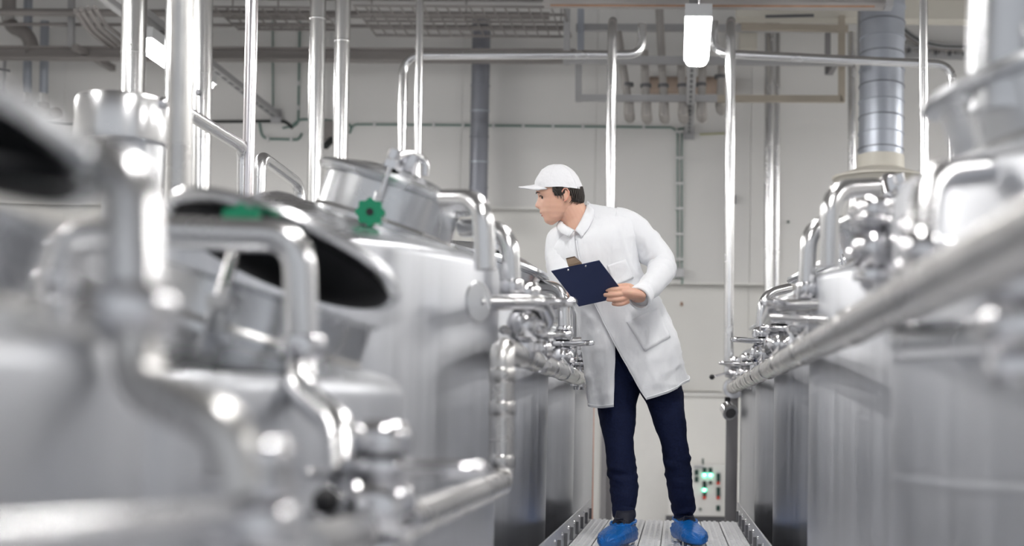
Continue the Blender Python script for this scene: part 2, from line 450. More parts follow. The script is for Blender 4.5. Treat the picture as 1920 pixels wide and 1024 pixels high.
part('collar', MB().tube([P(17, 24, 11.4), P(17, 42, 11.4)], .064, 16), M_CLAD, t)
t = thing('wall_tube', P(6, 190, 11.8), 'thin tube with cross fitting at the far left wall', 'tube')
part('tube', MB().tube([P(10, 100, 11.85), P(4, 200, 11.85)], .016, 10), M_CHAN, t)
part('fitting', MB().bar(P(-4, 130, 11.82), P(18, 133, 11.82), .02, .02), M_SLOT, t, smooth=False)

# frame with hanging stub pipes
FY = 10.6
M_STUB2 = mat('stub_grey', (0.42, 0.40, 0.385), 0.5, 0.6, vary=.15)
fr = thing('hanging_rack', P(1330, 192, FY), 'grey channel rack carrying the row of hanging stub pipes', 'rack')
part('hanger', MB().bar(P(1063, 12, FY), P(1063, 120, FY), .055, .05), M_CHAN, fr, smooth=False)
part('hanger', MB().bar(P(1089, 10, FY+.4), P(1089, 115, FY+.4), .05, .05), M_GALV, fr, smooth=False)
part('upper_channel', MB().bar(P(1056, 112, FY), P(1600, 116, FY), .05, .06), M_CHAN, fr, smooth=False)
part('upper_channel', MB().bar(P(1080, 52, FY+.5), P(1590, 54, FY+.5), .05, .055), M_CHAN, fr, smooth=False)
part('side_post', MB().bar(P(1085, 116, FY+.2), P(1085, 191, FY+.2), .05, .05), M_CHAN, fr, smooth=False)
part('lower_channel', MB().bar(P(1080, 184, FY+.2), P(1345, 185, FY+.2), .05, .05), M_CHAN, fr, smooth=False)
part('lower_channel', MB().bar(P(1345, 185, FY+.2), P(1583, 186, FY+.2), .05, .05), M_TAN, fr, smooth=False)
part('side_post', MB().bar(P(1578, 30, FY+.2), P(1578, 192, FY+.2), .05, .05), M_TAN, fr, smooth=False)
part('top_channel', MB().bar(P(1390, 50, FY+.2), P(1590, 54, FY+.2), .05, .05), M_TAN, fr, smooth=False)
part('bracket', MB().bar(P(1552, 60, FY+.6), P(1552, 140, FY+.6), .045, .045), M_POST, fr, smooth=False)
part('bracket', MB().bar(P(1556, 138, FY+.6), P(1575, 105, FY+.3), .045, .03), M_POST, fr, smooth=False)
for i, (xt, yt, xb, yb) in enumerate([(1158, 60, 1179, 220), (1208, 95, 1212, 222), (1236, 10, 1245, 222), (1277, 120, 1281, 222), (1318, 90, 1315, 220), (1354, 110, 1351, 205)]):
    t = thing('stub_pipe', P(xb, yb, 10.865), ['first', 'second', 'third', 'fourth', 'fifth', 'sixth'][i]+' hanging stub pipe from the left in the channel frame', 'pipe', 'hanging stub pipes')
    part('pipe', MB().tube([P(xt, yt, 10.865), P(xb, yb-22, 10.865)], .033, 14), M_STUB2, t)
    part('elbow', MB().tube([P(xb, yb-30, 10.865), P(xb, yb-8, 10.865), P(xb+1, yb, 10.92), P(xb+2, yb+2, 11.0), P(xb+2, yb, 11.2)], [.037, .043, .043, .04, .036], 14), M_STUB2, t)
    part('clamp', MB().tube([P(xb-1, yb-64, 10.865), P(xb-1, yb-58, 10.865)], .045, 14), M_SLOT, t)
one('lagged_pipe', MB().tube([P(1214, 160, 11.89), P(1378, 160, 11.89)], .075, 18), M_BROWN, 'short brown lagged pipe behind the hanging stub pipes', 'pipe')
# foreground rusty beam and cream beams at the top right
t = ibeam('rusty_beam', P(1020, -3, 9.2), P(1673, 2, 9.2), .08, .12, M_RUST, 'grey steel beam with rust streaks along the top edge', 'beam')
part('rust_lip', MB().bar(P(1032, 10, 9.14), P(1640, 12, 9.14), .01, .012), M_RUSTE, t, smooth=False, label='orange rust along the lower lip')
part('end_plate', MB().box(P(1666, 2, 9.15), (.05, .12, .10)), M_CHAN, t, smooth=False)
one('ceiling_beam', MB().bar(P(1380, 18, 10.9), P(1830, 24, 10.9), .16, .16), M_CREAMB, 'cream painted beam behind the rusty beam', 'beam', smooth=False)
one('conduit_bar', MB().bar(P(1435, 31, 10.7), P(1526, 29, 10.7), .02, .02), M_SLOT, 'thin dark bar under the cream beam', 'bar', smooth=False)
one('fan_box', MB().box(P(1402, 60, 11.3), (.14, .3, .35)), M_CREAMB, 'cream box hanging beside the bright lamp', 'box', smooth=False)
# cable tray at right
t = thing('cable_ladder', P(1760, 100, 11.88), 'grey cable ladder with bundled cables at upper right', 'cable tray')
for q in (92, 108):
    part('rail', MB().bar(P(1690, q-4, 11.88), P(1830, q, 11.88), .03, .04), M_CHAN, t, smooth=False)
for i in range(5):
    part('rung', MB().bar(P(1705+i*26, 90, 11.88), P(1701+i*26, 106, 11.88), .03, .03), M_SLOT, t, smooth=False)
for i in range(4):
    part('bracket', MB().box(P(1705+i*30, 98, 11.94), (.04, .12, .05)), M_CHAN, t, smooth=False)
    part('cable', MB().tube(fillet([P(1690, 48+i*4, 11.82), P(1720, 72+i*4, 11.82), P(1760, 84+i*3, 11.84), P(1830, 86+i*3, 11.84)], .2), .012, 8), [M_CHAN, M_BLACKC, M_CHAN, M_BEAM][i], t)

# ------------------------------------------------------------------ round ducts
def spiral_duct(name, px, py0, py1, y, r, material, label, pitch_=0.115, pxb=None):
    a, b = P(px, py0, y), P(pxb or px, py1, y)
    t = thing(name, b, label, 'duct')
    prof = []; n = int((a-b).length/pitch_)
    for i in range(n):
        z0 = i*pitch_
        prof += [(r, z0), (r, z0+pitch_-.004)]
    prof.append((r, (a-b).length))
    part('duct_tube', MB().lathe(prof, 40, axis_mtx(b, a-b)), material, t)
    for i in range(1, n):
        tilt = axis_mtx(b+(a-b).normalized()*(i*pitch_), a-b) @ Matrix.Rotation(R_(5), 4, 'Y')
        part('seam', MB().lathe([(r+.001, -.006), (r+.007, -.004), (r+.007, .004), (r+.001, .006)], 40, tilt), M_GDARK if i % 2 else M_GALV, t)
    return t, b, (a-b).normalized()
t, b, ax = spiral_duct('spiral_duct', 1656, -60, 312, 9.9, .158, M_GALV, 'wide galvanised spiral duct with a white flange at its foot', pxb=1651)
part('collar', MB().lathe([(.168, -.03), (.168, .075), (.155, .08)], 40, axis_mtx(b, ax)), M_CREAMB, t)
part('flange', MB().lathe([(.34, -.10), (.345, -.085), (.26, -.055), (.168, -.02), (.15, -.03), (.24, -.07), (.33, -.105)], 40, axis_mtx(b, ax)), M_CREAMB, t)
one('duct_strut', MB().bar(P(1615, 0, 10.2), P(1614, 108, 10.2), .06, .05), M_CHAN, 'flat zinc strut beside the wide spiral duct', 'strut', smooth=False)
spiral_duct('wall_duct', 903, 38, 400, 11.7, .078, M_GDARK, 'dark grey spiral duct running down the back wall', pxb=896, pitch_=.22)

# ------------------------------------------------------------------ upright pipes
def upright(px0, py0, px1, py1, y, r, material, label, joints=(), group='upright pipes', name='upright_pipe', rivets=False, elbow=None):
    a, b = P(px0, py0, y), P(px1, py1, y)
    t = thing(name, b, label, 'pipe', group)
    part('tube', MB().tube([a, b], r, 24), material, t)
    L = (b-a)
    for q in joints:
        k = (q-py0)/(py1-py0); c = a+L*k
        part('joint_band', MB().lathe([(r*1.0, -.006), (r*1.03, -.004), (r*1.03, .004), (r*1.0, .006)], 24, axis_mtx(c, L)), material, t)
        if rivets:
            for s in (-.03, .03):
                part('rivet', MB().ball(c+L.normalized()*s+V((r*.12, -r*.985, 0)), .006, 8), M_SLOT, t)
    return t
upright(253, -40, 246, 300, 7.8, .071, M_CLAD, 'leftmost bright clad pipe rising above the steel collar', (100, 240), rivets=True)
upright(333, -40, 327, 420, 7.8, .066, M_CLAD, 'bright clad pipe just behind the blurred grey pipe', (149, 300), rivets=True)
t = upright(381, -40, 376, 400, 7.7, .056, M_CLAD, 'bright clad pipe with a round port right of the blurred grey pipe', (140, 260))
part('port', MB().lathe([(0, 0), (.016, 0), (.016, .012), (.010, .014), (0, .012)], 16, axis_mtx(P(373, 174, 7.64), (0, -1, .05))), M_SLOT, t)
upright(342, -60, 334, 420, 3.1, .027, M_MANI, 'blurred grey pipe standing on the nearer tanks', ())
upright(474, -60, 464, 380, 5.3, .024, M_TINT, 'slim bright pipe left of the paired clad pipes')
upright(597, -40, 590, 400, 8.2, .048, M_CLAD, 'left pipe of the bright clad pair', (36,), rivets=False)
upright(644, -40, 636, 400, 8.2, .046, M_CLAD, 'right pipe of the bright clad pair', (78,), rivets=False)
upright(788, -40, 782, 380, 8.3, .0235, M_PIPE, 'slim bright pipe right of the lid, reaching the ceiling')
upright(1731, -40, 1733, 330, 7.6, .0235, M_PIPE, 'slim bright pipe right of the wide spiral duct')
upright(1443, 30, 1439, 1150, 11.7, .042, M_PIPE, 'thicker of the two wall pipes behind the right valves')
upright(1458, 30, 1454, 1150, 11.75, .024, M_PIPE, 'thinner of the two wall pipes behind the right valves')
upright(1597, 60, 1600, 1190, 11.0, .033, M_PIPE, 'slim pipe standing left of the wide spiral duct')
upright(1890, -120, 1884, 215, 2.45, .068, M_CONE, 'thick blurred pipe at the upper right corner')

def bent(name, pts, r, fr_, material, label, group=None, seg=20, cat='pipe'):
    return one(name, MB().tube(fillet(pts, fr_, 9), r, seg), material, label, cat, group)
YB = 8.9
bent('transfer_pipe', [P(751, 420, YB), P(757, 104, YB), P(1204, 102, YB), P(1204, 45, YB)], .029, .13, M_PIPE, 'overhead pipe bending down behind the big lid, running to the centre', 'overhead transfer pipes')
bent('transfer_pipe', [P(1141, 640, YB-.15), P(1148, 48, YB-.15), P(1149, 40, YB+.5)], .03, .10, M_PIPE, 'upright pipe rising behind the man', 'overhead transfer pipes')
bent('transfer_pipe', [P(1366, 700, YB-.15), P(1370, 48, YB-.15), P(1371, 40, YB+.5)], .032, .10, M_PIPE, 'tall upright pipe rising from the end of the right manifold', 'overhead transfer pipes')
bent('transfer_pipe', [P(1338, 40, YB), P(1337, 100, YB), P(1786, 122, YB), P(1786, 320, YB)], .029, .12, M_PIPE, 'overhead pipe crossing the wide spiral duct and bending down', 'overhead transfer pipes')
bent('transfer_pipe', [P(352, 212, 4.75), P(456, 276, 5.3), P(455, 380, 5.3)], .024, .06, M_PIPE, 'slanting pipe meeting the slim bright pipe above the tank cone', 'overhead transfer pipes')
bent('transfer_pipe', [P(486, 380, 5.6), P(488, 292, 5.6), P(560, 345, 6.2), P(575, 470, 6.2)], .026, .07, M_PIPE, 'short bent pipe behind the tank cone left of the big lid', 'overhead transfer pipes')

# ------------------------------------------------------------------ cables on the wall
CY = WALL_Y-0.045
def cable(pts, r, material, label, clips=(), group='wall cables'):
    t = thing('wall_cable', P(*pts[-1], CY), label, 'cable', group)
    part('cable', MB().tube(fillet([P(x, y, CY) for x, y in pts], .06, 5), r, 8), material, t)
    for c in clips:
        part('clip', MB().box(P(*c, CY-.012), ((.022, .02, .04) if pts[0][1] == pts[-1][1] or abs(pts[0][0]-pts[-1][0]) > 30 else (.075, .02, .022))), M_CLIPW, t, smooth=False)
cable([(655, 250), (662, 233), (800, 234), (1262, 239), (1270, 250)], .009, M_CABLE, 'long green wall cable with white clips at mid height', [(702, 233), (813, 234), (868, 235), (925, 236), (981, 236), (1037, 237), (1093, 238), (1207, 238)])
cable([(1270.5, 250), (1270.5, 520)], .0065, M_CABLE, 'left of the two cables dropping to the wall box', [(1274, y) for y in (247, 296, 344, 391, 439, 486)])
cable([(1278.5, 250), (1278.5, 520)], .0065, M_CABLE, 'right of the two cables dropping to the wall box', [])
cable([(1270, 243), (1285, 240), (1300, 245)], .009, M_CABLE, 'short cable joining the perforated rail')
cable([(1312, 252), (1360, 250)], .006, mat('cable_yellow', (.45, .45, .2), .5), 'thin yellow cable right of the perforated rail')
cable([(511, 40), (512, 222)], .007, M_CABLE, 'thin cable dropping down the wall, nearest the slim pipe')
cable([(562, 40), (559, 235), (530, 240)], .009, M_CABLE, 'clipped cable dropping beside the left clad pipe', [(559, 156), (559, 202)])
cable([(86, 231), (120, 234), (300, 229), (535, 227), (548, 240)], .013, M_BLACKC, 'black cable sagging along the left wall')
cable([(486, 229), (492, 260), (560, 262), (566, 250)], .010, M_CABLE, 'looped cable under the rail end', [(502, 261), (546, 261)])
cable([(548, 236), (560, 224), (600, 224), (650, 230), (660, 238), (655, 250)], .010, M_CABLE, 'cable passing behind the paired clad pipes')
t = thing('junction_box', P(1273, 530, CY), 'small grey box on the wall below the twin cables', 'box')
part('box', MB().box(P(1273, 512, CY-.03), (.09, .07, .08)), M_CHAN, t, smooth=False)
part('outlet_tube', MB().tube(fillet([P(1262, 520, CY-.03), P(1280, 520, CY-.03), P(1279, 533, CY-.03)], .02), .008, 8), M_CABLE, t)
t = thing('wall_lamp_box', P(620, 270, CY), 'small grey fitting on the wall behind the clad pair', 'box')
part('box', MB().box(P(618, 246, CY-.06), (.12, .12, .16)), M_BEAM, t, smooth=False)
part('nozzle', MB().tube([P(622, 262, CY-.1), P(610, 274, CY-.2)], .03, 12), M_BLACKC, t)
one('wall_hook', MB().box(P(1377, 374, CY-.02), (.02, .05, .07)), M_SLOT, 'small dark hook on the wall beside the tall pipe', 'hook', smooth=False)
one('wall_plug', MB().ball(P(1478, 416, CY), .012, 10), M_DKGRN, 'tiny dark green plug on the bare wall', 'plug')
one('wall_stain', MB().tube([P(1278, 568, CY+.04), P(1278, 572, CY+.02)], .012, 10), M_RUSTE, 'small rusty bolt on the wall right of the man', 'bolt')

# ------------------------------------------------------------------ control panel, posts
CPY = WALL_Y-0.18
t = thing('control_panel', P(1313, 970, CPY), 'pale control panel with lit green lamps low on the back wall', 'control panel')
a, b = P(1252, 870, CPY), P(1374, 969, CPY)
part('cabinet', MB().box(((a.x+b.x)/2, CPY+.08, (a.z+b.z)/2), (b.x-a.x, .15, a.z-b.z)), M_PLATE, t, smooth=False)
part('plinth', MB().box(((a.x+b.x)/2, CPY+.08, b.z-.03), (b.x-a.x+.02, .17, .05)), M_SLOT, t, smooth=False)
part('top_tube', MB().tube([P(1318, 871, CPY), P(1318, 860, CPY)], .008, 8), M_DKGRN, t)
part('name_strip', MB().box(P(1310, 876, CPY), (.08, .008, .025)), mat('strip_grey', (.5, .5, .52), .5), t, smooth=False)
def knob(px, py, r, material, nm, core=None):
    o = part(nm, MB().lathe([(0, 0), (r, 0), (r*.95, .014), (0, .018)], 16, axis_mtx(P(px, py, CPY), (0, -1, 0))), material, t)
    if core: part('lamp_core', MB().lathe([(0, 0), (r*.55, 0), (0, .006)], 12, axis_mtx(P(px, py, CPY-.016), (0, -1, 0))), core, o)
for px, py in ((1306, 886), (1306, 899), (1321, 882), (1332, 882), (1347, 891), (1347, 899), (1347, 919), (1347, 927), (1321, 911), (1321, 926), (1346.5, 953)):
    part('tag_plate', MB().box(P(px, py, CPY-.002), (.032, .008, .045)), M_DKGRN, t, smooth=False)
for px, py in ((1321, 891), (1332, 891), (1320.5, 919)): knob(px, py, .017, M_LED, 'indicator_lamp', M_LEDC)
for px, py in ((1320.5, 905), (1332, 905)): knob(px, py, .016, M_KNOB, 'selector_knob')
for px, py in ((1346.5, 906), (1320.5, 933), (1346.5, 933.5)): knob(px, py, .015, M_RED, 'push_button')
knob(1313, 955, .011, M_DKGRN, 'key_lock')
part('white_tab', MB().box(P(1347, 885, CPY-.004), (.03, .01, .022)), M_CLIPW, t, smooth=False)
one('support_post', MB().bar(P(1373, 745, 8.9), P(1373, 745, 8.9)*1.0-V((0, 0, P(1373, 745, 8.9).z)), .075, .05), M_POST, 'square grey post under the end of the right manifold', 'post', smooth=False)
one('support_post', MB().bar(P(1146, 720, 9.6), V((P(1146, 720, 9.6).x, 9.6, 0)), .045, .045), M_POST, 'slim grey post behind the man\'s trouser leg', 'post', smooth=False)
one('copper_tube', MB().tube([P(1113, 700, 9.5), P(1106, 1240, 9.5)], .008, 8), M_ORANGE, 'thin copper coloured tube behind the last left tank', 'tube')
one('cable_box', MB().box((P(1392, 870, 11.8).x, 11.8, P(1392, 870, 11.8).z/2), (.11, .2, P(1392, 870, 11.8).z)), M_PLATE, 'pale box beside the grey post low on the wall', 'box', smooth=False)

# ------------------------------------------------------------------ tanks
TR = 0.65; SL = 0.306; TA = math.atan(SL)
def star(r, n=8):
    pts = []
    for i in range(n*8):
        a = 2*math.pi*i/(n*8)
        pts.append(((r*(1+.10*math.cos(n*a)))*math.cos(a), (r*(1+.10*math.cos(n*a)))*math.sin(a)))
    return pts
def make_tank(side, yc, zr, label, mh_x, mh_dy=0.0, lid_open=0.0, wheel=None, mh_r=.2, lid_r=.225, clamp=True):
    C = -1.17 if side < 0 else 1.05
    c = V((C, yc, 0)); ai = -side            # direction towards the aisle
    t = thing('storage_tank', c, label, 'tank', 'stainless storage tanks')
    T = Matrix.Translation(c)
    part('body', MB().lathe([(TR-.03, .26), (TR, .30), (TR, zr-.035), (TR-.004, zr-.018), (TR-.014, zr-.006)], 96, T), M_TANK, t)
    for z in ((zr-.55,) if (side > 0 and yc < 3) else ()):
        part('weld_band', MB().lathe([(TR, z-.012), (TR+.0012, z-.006), (TR+.0012, z+.006), (TR, z+.012)], 96, T), M_TANK, t)
    part('cone_top', MB().lathe([(TR-.012, zr-.006), (TR-.03, zr+.004), (.07, zr+(TR-.07)*SL), (.05, zr+(TR-.05)*SL+.004), (0, zr+TR*SL)], 96, T), M_CONE, t)
    part('bottom', MB().lathe([(0, .14), (TR*.5, .18), (TR-.03, .26)], 48, T), M_TANK, t)
    for k in range(4):
        a = math.pi/4+k*math.pi/2
        q = c+V((math.cos(a)*(TR-.12), math.sin(a)*(TR-.12), 0))
        part('leg', MB().lathe([(.05, 0), (.05, .02), (.03, .03), (.03, .30)], 16, Matrix.Translation(q)), M_MANI, t)
    off = abs(mh_x-C)
    bz = zr+(TR-off)*SL
    A = Matrix.Translation(V((mh_x, yc+mh_dy, bz))) @ Matrix.Rotation(ai*TA, 4, 'Y')
    nh = .08 if lid_open else .105
    nk = part('manhole_neck', MB().lathe([(mh_r, -.08), (mh_r, nh-.01), (mh_r+.012, nh-.004), (mh_r+.012, nh), (mh_r-.01, nh), (mh_r-.01, .02)], 64, A), M_CONE, t)
    part('neck_weld', MB().lathe([(mh_r, -.006), (mh_r+.006, 0), (mh_r, .006)], 48, A), M_MANI, nk)
    L = A @ Matrix.Translation(V((0, 0, nh+.004)))
    if lid_open:
        L = L @ Matrix.Translation(V((0, lid_r, .01))) @ Matrix.Rotation(-lid_open, 4, 'X') @ Matrix.Translation(V((0, -lid_r, 0)))
    lid = part('lid', MB().lathe([(lid_r-.03, .004), (lid_r-.012, -.006), (lid_r, -.004), (lid_r+.006, .006), (lid_r, .018), (lid_r-.04, .026), (lid_r*.5, .046), (0, .054)], 64, L), M_CONE, t)
    part('gasket', MB().lathe([(0, .010), (lid_r-.028, .006), (lid_r-.016, -.008), (lid_r-.026, -.010), (lid_r-.05, -.004), (0, -.002)], 48, L), M_BLACK, lid)
    if clamp:
        # hinge bracket and swing bolt on the camera side edge
        hb = L @ Matrix.Translation(V((ai*lid_r*.10, -lid_r*.92, .02)))
        part('swing_bolt', MB().tube([hb @ V((0, -.02, -.10)), hb @ V((0, -.02, .05))], .007, 10), M_VALVE, lid)
        part('bolt_nut', MB().lathe([(.018, .035), (.018, .060), (.008, .062)], 6, hb @ Matrix.Translation(V((0, -.02, 0)))), M_VALVE, lid, smooth=False)
        part('bracket', MB().box(hb @ V((0, .02, .02)), (.03, .10, .02), L), M_VALVE, lid, smooth=False)
        cb_ = L @ Matrix.Translation(V((ai*.03, -lid_r*.35, .058)))
        part('clamp_block', MB().box(cb_ @ V((0, 0, .016)), (.045, .035, .05), L), M_VALVE, lid, smooth=False)
        part('clamp_arm', MB().tube(fillet([cb_ @ V((-.03, -.10, -.02)), cb_ @ V((-.015, -.03, .03)), cb_ @ V((.0, .0, .045)), cb_ @ V((.04, .03, .04)), cb_ @ V((.05, .03, .0))], .02), .012, 10), M_VALVE, lid)
    if wheel:
        wp = V(wheel)
        nrm = (V((0.1*ai, -1, 0.05))).normalized()
        wm = axis_mtx(wp, nrm)
        wo = part('hand_wheel', MB().prism(star(.036), .02, wm), M_GREEN, t, smooth=True, label='green star shaped hand wheel')
        part('hub', MB().lathe([(0, 0), (.010, 0), (.010, .023), (0, .023)], 12, wm), M_KNOB, wo)
        part('stem', MB().tube([wp, wp-nrm*.05, wp-nrm*.05+V((.01*ai, 0.01, .07))], .008, 10), M_VALVE, wo)
    return t
ZF, ZN = 2.17, 1.79
wl3 = P(695, 400, 3.66)
make_tank(-1, 1.23, ZN, 'blurred low steel tank at the lower left corner with its lid raised', -.80, 0, R_(12), clamp=False)
make_tank(-1, 2.57, ZN, 'blurred low steel tank with its black lined lid raised', -.785, -.02, R_(15), wheel=P(455, 427, 2.30), clamp=False)
make_tank(-1, 3.96, ZF, 'tall steel tank with the green star wheel on its closed manhole', -.855, 0, 0, wheel=wl3)
make_tank(-1, 5.57, ZF, 'tall steel tank directly behind the one with the green star wheel', -.78, 0, 0)
make_tank(-1, 7.06, ZF, 'tall steel tank on the left beside the man\'s coat', -.78, 0, 0)
make_tank(-1, 8.68, ZF, 'last steel tank of the left row, behind the man', -.78, 0, 0)
make_tank(1, 2.55, ZF, 'nearest steel tank of the right row, heavily blurred', .70, 0, 0)
make_tank(1, 4.19, ZF, 'second steel tank of the right row', .70, 0, 0)
make_tank(1, 5.70, ZF, 'third steel tank of the right row', .70, 0, 0)
make_tank(1, 7.05, ZF, 'fourth steel tank of the right row', .70, 0, 0)
make_tank(1, 8.70, ZF, 'farthest steel tank of the right row, beside the black knobbed lever', .70, 0, 0)
# steel vent collar on the cone of tank three
t = thing('vent_collar', P(235, 350, 3.9), 'blurred wide steel collar on a narrower neck at upper left', 'vent')
c0 = P(228, 272, 3.85)
part('drum', MB().lathe([(.118, 0), (.128, .004), (.130, .018), (.130, .112), (.125, .128), (.11, .133), (0, .136)], 48, Matrix.Translation(c0)), M_PIPE, t)
part('neck', MB().lathe([(.085, -.22), (.085, .02)], 40, Matrix.Translation(c0+V((.03, .02, 0)))), M_CONE, t)
part('lug', MB().ball(c0+V((.125, -.03, .115)), .018, 12), M_VALVE, t)

# ------------------------------------------------------------------ manifolds
def union(mb, c, axis, r):
    mb.lathe([(r*.95, -.024), (r*1.26, -.020), (r*1.34, -.010), (r*1.34, .008), (r*1.2, .016), (r, .022)], 14, axis_mtx(c, axis)); return mb
def manifold(label, pts, r, fr_, rings=(), extra=None):
    t = thing('manifold_pipe', V(pts[len(pts)//2]), label, 'pipe', 'manifold pipes')
    part('tube', MB().tube(fillet(pts, fr_, 9), r, 24), M_MANI, t)
    for p, ax in rings:
        part('joint_ring', MB().lathe([(r, -.02), (r*1.08, -.016), (r*1.08, .016), (r, .02)], 24, axis_mtx(p, ax)), M_MANI, t)
    return t
mp = [P(945, 655, 3.7), P(1102, 716, 7.1)]
lowp = P(940, 905, 3.66); low2 = P(745, 985, 2.3); low3 = P(570, 1035, 1.7)
topn = V((mp[0].x, 3.66, mp[0].z))
manifold('left manifold pipe dropping down and running along the tanks to the man', [low3, low2, lowp, topn, mp[1], V((mp[1].x, 8.6, mp[1].z))], .033, .05,
         [(topn.lerp(mp[1], k), (0, 1, 0)) for k in (.12, .26, .4, .55, .7, .85, .95)]+[(topn.lerp(lowp, k), (0, 0, 1)) for k in (.2, .45, .85)]+[(low2, low2-lowp)])
ra, rb = P(1930, 442, 1.33), P(1372, 728, 8.75)
ra = ra+(ra-rb)*.09
rdir = (rb-ra)
manifold('right manifold pipe sweeping from the near blur to the far valves', [ra, rb], .035, .05, [(ra.lerp(rb, k), rdir) for k in (.25, .38, .48, .56, .64, .7, .76, .82, .87, .91, .95, .985)])
t = thing('manifold_end', rb, 'round steel elbow capping the far end of the right manifold', 'fitting')
part('elbow', MB().ball(rb+V((-.01, .02, 0)), .055, 20, sc=(.9, .9, 1.1)), M_VALVE, t)
part('flange', MB().lathe([(.04, -.01), (.066, -.008), (.066, .008), (.04, .01)], 20, axis_mtx(rb+V((.012, -.05, 0)), rdir)), M_VALVE, t)
t = thing('open_spout', P(1368, 770, 8.7), 'short open steel spout hanging under the end of the right manifold', 'spout')
part('tube', MB().tube([P(1362, 764, 8.7), P(1368, 772, 8.66)], .045, 18, cap=True), M_VALVE, t)
part('rim', MB().lathe([(.03, 0), (.052, .003), (.052, .018), (.03, .022)], 20, axis_mtx(P(1368, 772, 8.66), P(1376, 781, 8.60)-P(1368, 770, 8.66))), M_VALVE, t)
part('bore', MB().lathe([(0, .023), (.034, .023), (0, .0235)], 20, axis_mtx(P(1368, 772, 8.66), P(1376, 781, 8.60)-P(1368, 770, 8.66))), M_SLOT, t)
part('plug', MB().box(P(1364, 753, 8.72), (.035, .035, .055)), M_KNOB, t, smooth=False)

# ------------------------------------------------------------------ arched pipes and valves
def arch(pts, r, label, nut=True, fr_=.09, group='arched inlet pipes', nutr=None):
    t = thing('arched_pipe', V(pts[-1]), label, 'pipe', group)
    part('tube', MB().tube(fillet(pts, fr_, 9), r, 22), M_PIPE, t)
    if nut:
        e, e0 = V(pts[-1]), V(pts[-2])
        part('union_nut', union(MB(), e, e-e0, nutr or r), M_VALVE, t)
    return t
def man_at(c):
    if c.x > 0: k = (c.y-ra.y)/(rb.y-ra.y); return ra.lerp(rb, k) if 0 <= k <= 1 else None
    if c.y >= topn.y: return V((mp[0].x, c.y, mp[1].z+(mp[0].z-mp[1].z)*max(0, (mp[1].y-c.y)/(mp[1].y-mp[0].y))))
    if c.y >= low2.y: return low2.lerp(lowp, (c.y-low2.y)/(lowp.y-low2.y))
    if c.y >= low3.y: return low3.lerp(low2, (c.y-low3.y)/(low2.y-low3.y))
    return None
def valve(c, s, lever, label, group='butterfly valves', knob_to=None, drop=None):
    """valve stack standing at c: union, flanges, ball, lever handle pointing along the vector lever"""
    c = V(c); T = Matrix.Translation(c) @ Matrix.Scale(s, 4)
    t = thing('butterfly_valve', c, label, 'valve', group)
    part('lower_flange', MB().lathe([(.026, -.115), (.030, -.10), (.046, -.096), (.046, -.078), (.028, -.072)], 24, T), M_VALVE, t)
    part('ball_body', MB().lathe([(.026, -.074), (.040, -.062), (.048, -.040), (.048, -.022), (.040, 0), (.028, .010)], 24, T), M_VALVE, t)
    part('upper_flange', MB().lathe([(.026, .008), (.047, .012), (.050, .020), (.047, .030), (.028, .034)], 24, T), M_VALVE, t)
    part('union_nut', MB().lathe([(.026, .033), (.038, .038), (.040, .048), (.040, .066), (.034, .074), (.024, .08)], 10, T), M_VALVE, t)
    lv = V(lever); n = lv.normalized(); sd = V((0, 0, 1)).cross(n).normalized()
    o = c+V((0, 0, .02*s)); L = lv.length; W = .028*s
    pts = []
    for k in range(20):
        a = 2*math.pi*k/20
        pts.append(o+n*(L*.55+L*.5*math.cos(a))+sd*(W*math.sin(a)))
    part('lever', MB().tube(pts, .0095*s, 10, closed=True, flat=1.0), M_VALVE, t)
    if knob_to is not None:
        k = V(knob_to)
        st = part('lever_rod', MB().tube([c+V((0, 0, -.01)), k], .007*s, 10), M_VALVE, t)
        part('knob', MB().ball(k, .018*s, 16), M_KNOB, st)
    mpt = man_at(c)
    if mpt is not None and mpt.z < c.z-.12*s:
        part('drop_tube', MB().tube(fillet([c+V((0, 0, -.11*s)), V((c.x, c.y, (mpt.z+c.z-.11*s)/2)), mpt+V((0, 0, .02))], .03), .018, 14), M_PIPE, t)
    for i in range(2):
        a = axis_mtx(c+V((0, 0, -.045*s)), (-1 if i else 1, -.6, 0))
        part('clamp_bolt', MB().lathe([(.012*s, .03*s), (.012*s, .062*s), (.007*s, .07*s)], 8, a), M_VALVE, t)
    return t
# tank three, left
Y3a, Y3b = 3.40, 3.90
arch([P(835, 375, Y3a+.1), P(905, 375, Y3a), P(910, 506, Y3a)], .027, 'big arched pipe bending down over the rim beside the large closed lid', nut=False, fr_=.07)
arch([P(868, 428, Y3b+.1), P(955, 430, Y3b), P(960, 540, Y3b)], .026, 'arched pipe standing on the valve at the large tank', fr_=.08)
valve(P(985, 588, 4.05), 1.15, V((.14, -.16, 0)), 'valve stack with a flat lever beside the large tank rim')
t = thing('tank_nozzle', P(893, 566, 3.62), 'round nozzle plate with short tube on the large tank wall', 'nozzle')
nz = P(894, 566, 3.60); ne = P(985, 566, 3.95)
part('disc', MB().lathe([(0, 0), (.052, 0), (.055, .004), (.052, .009), (.02, .012)], 28, axis_mtx(nz, (1, -.55, 0))), M_CONE, t)
part('tube', MB().tube([nz, P(930, 566, 3.72), ne], .017, 16), M_PIPE, t)
one('pipe_bridge', MB().tube(fillet([P(925, 567, 3.8), P(1015, 566, 3.9), P(1030, 600, 4.1), P(1005, 625, 4.2)], .05), .022, 18), M_PIPE, 'curved bridge tube over the valve beside the large tank', 'pipe')
valve(P(1012, 640, 4.55), .9, V((.1, -.1, 0)), 'small valve squeezed between the large tank and the left manifold')
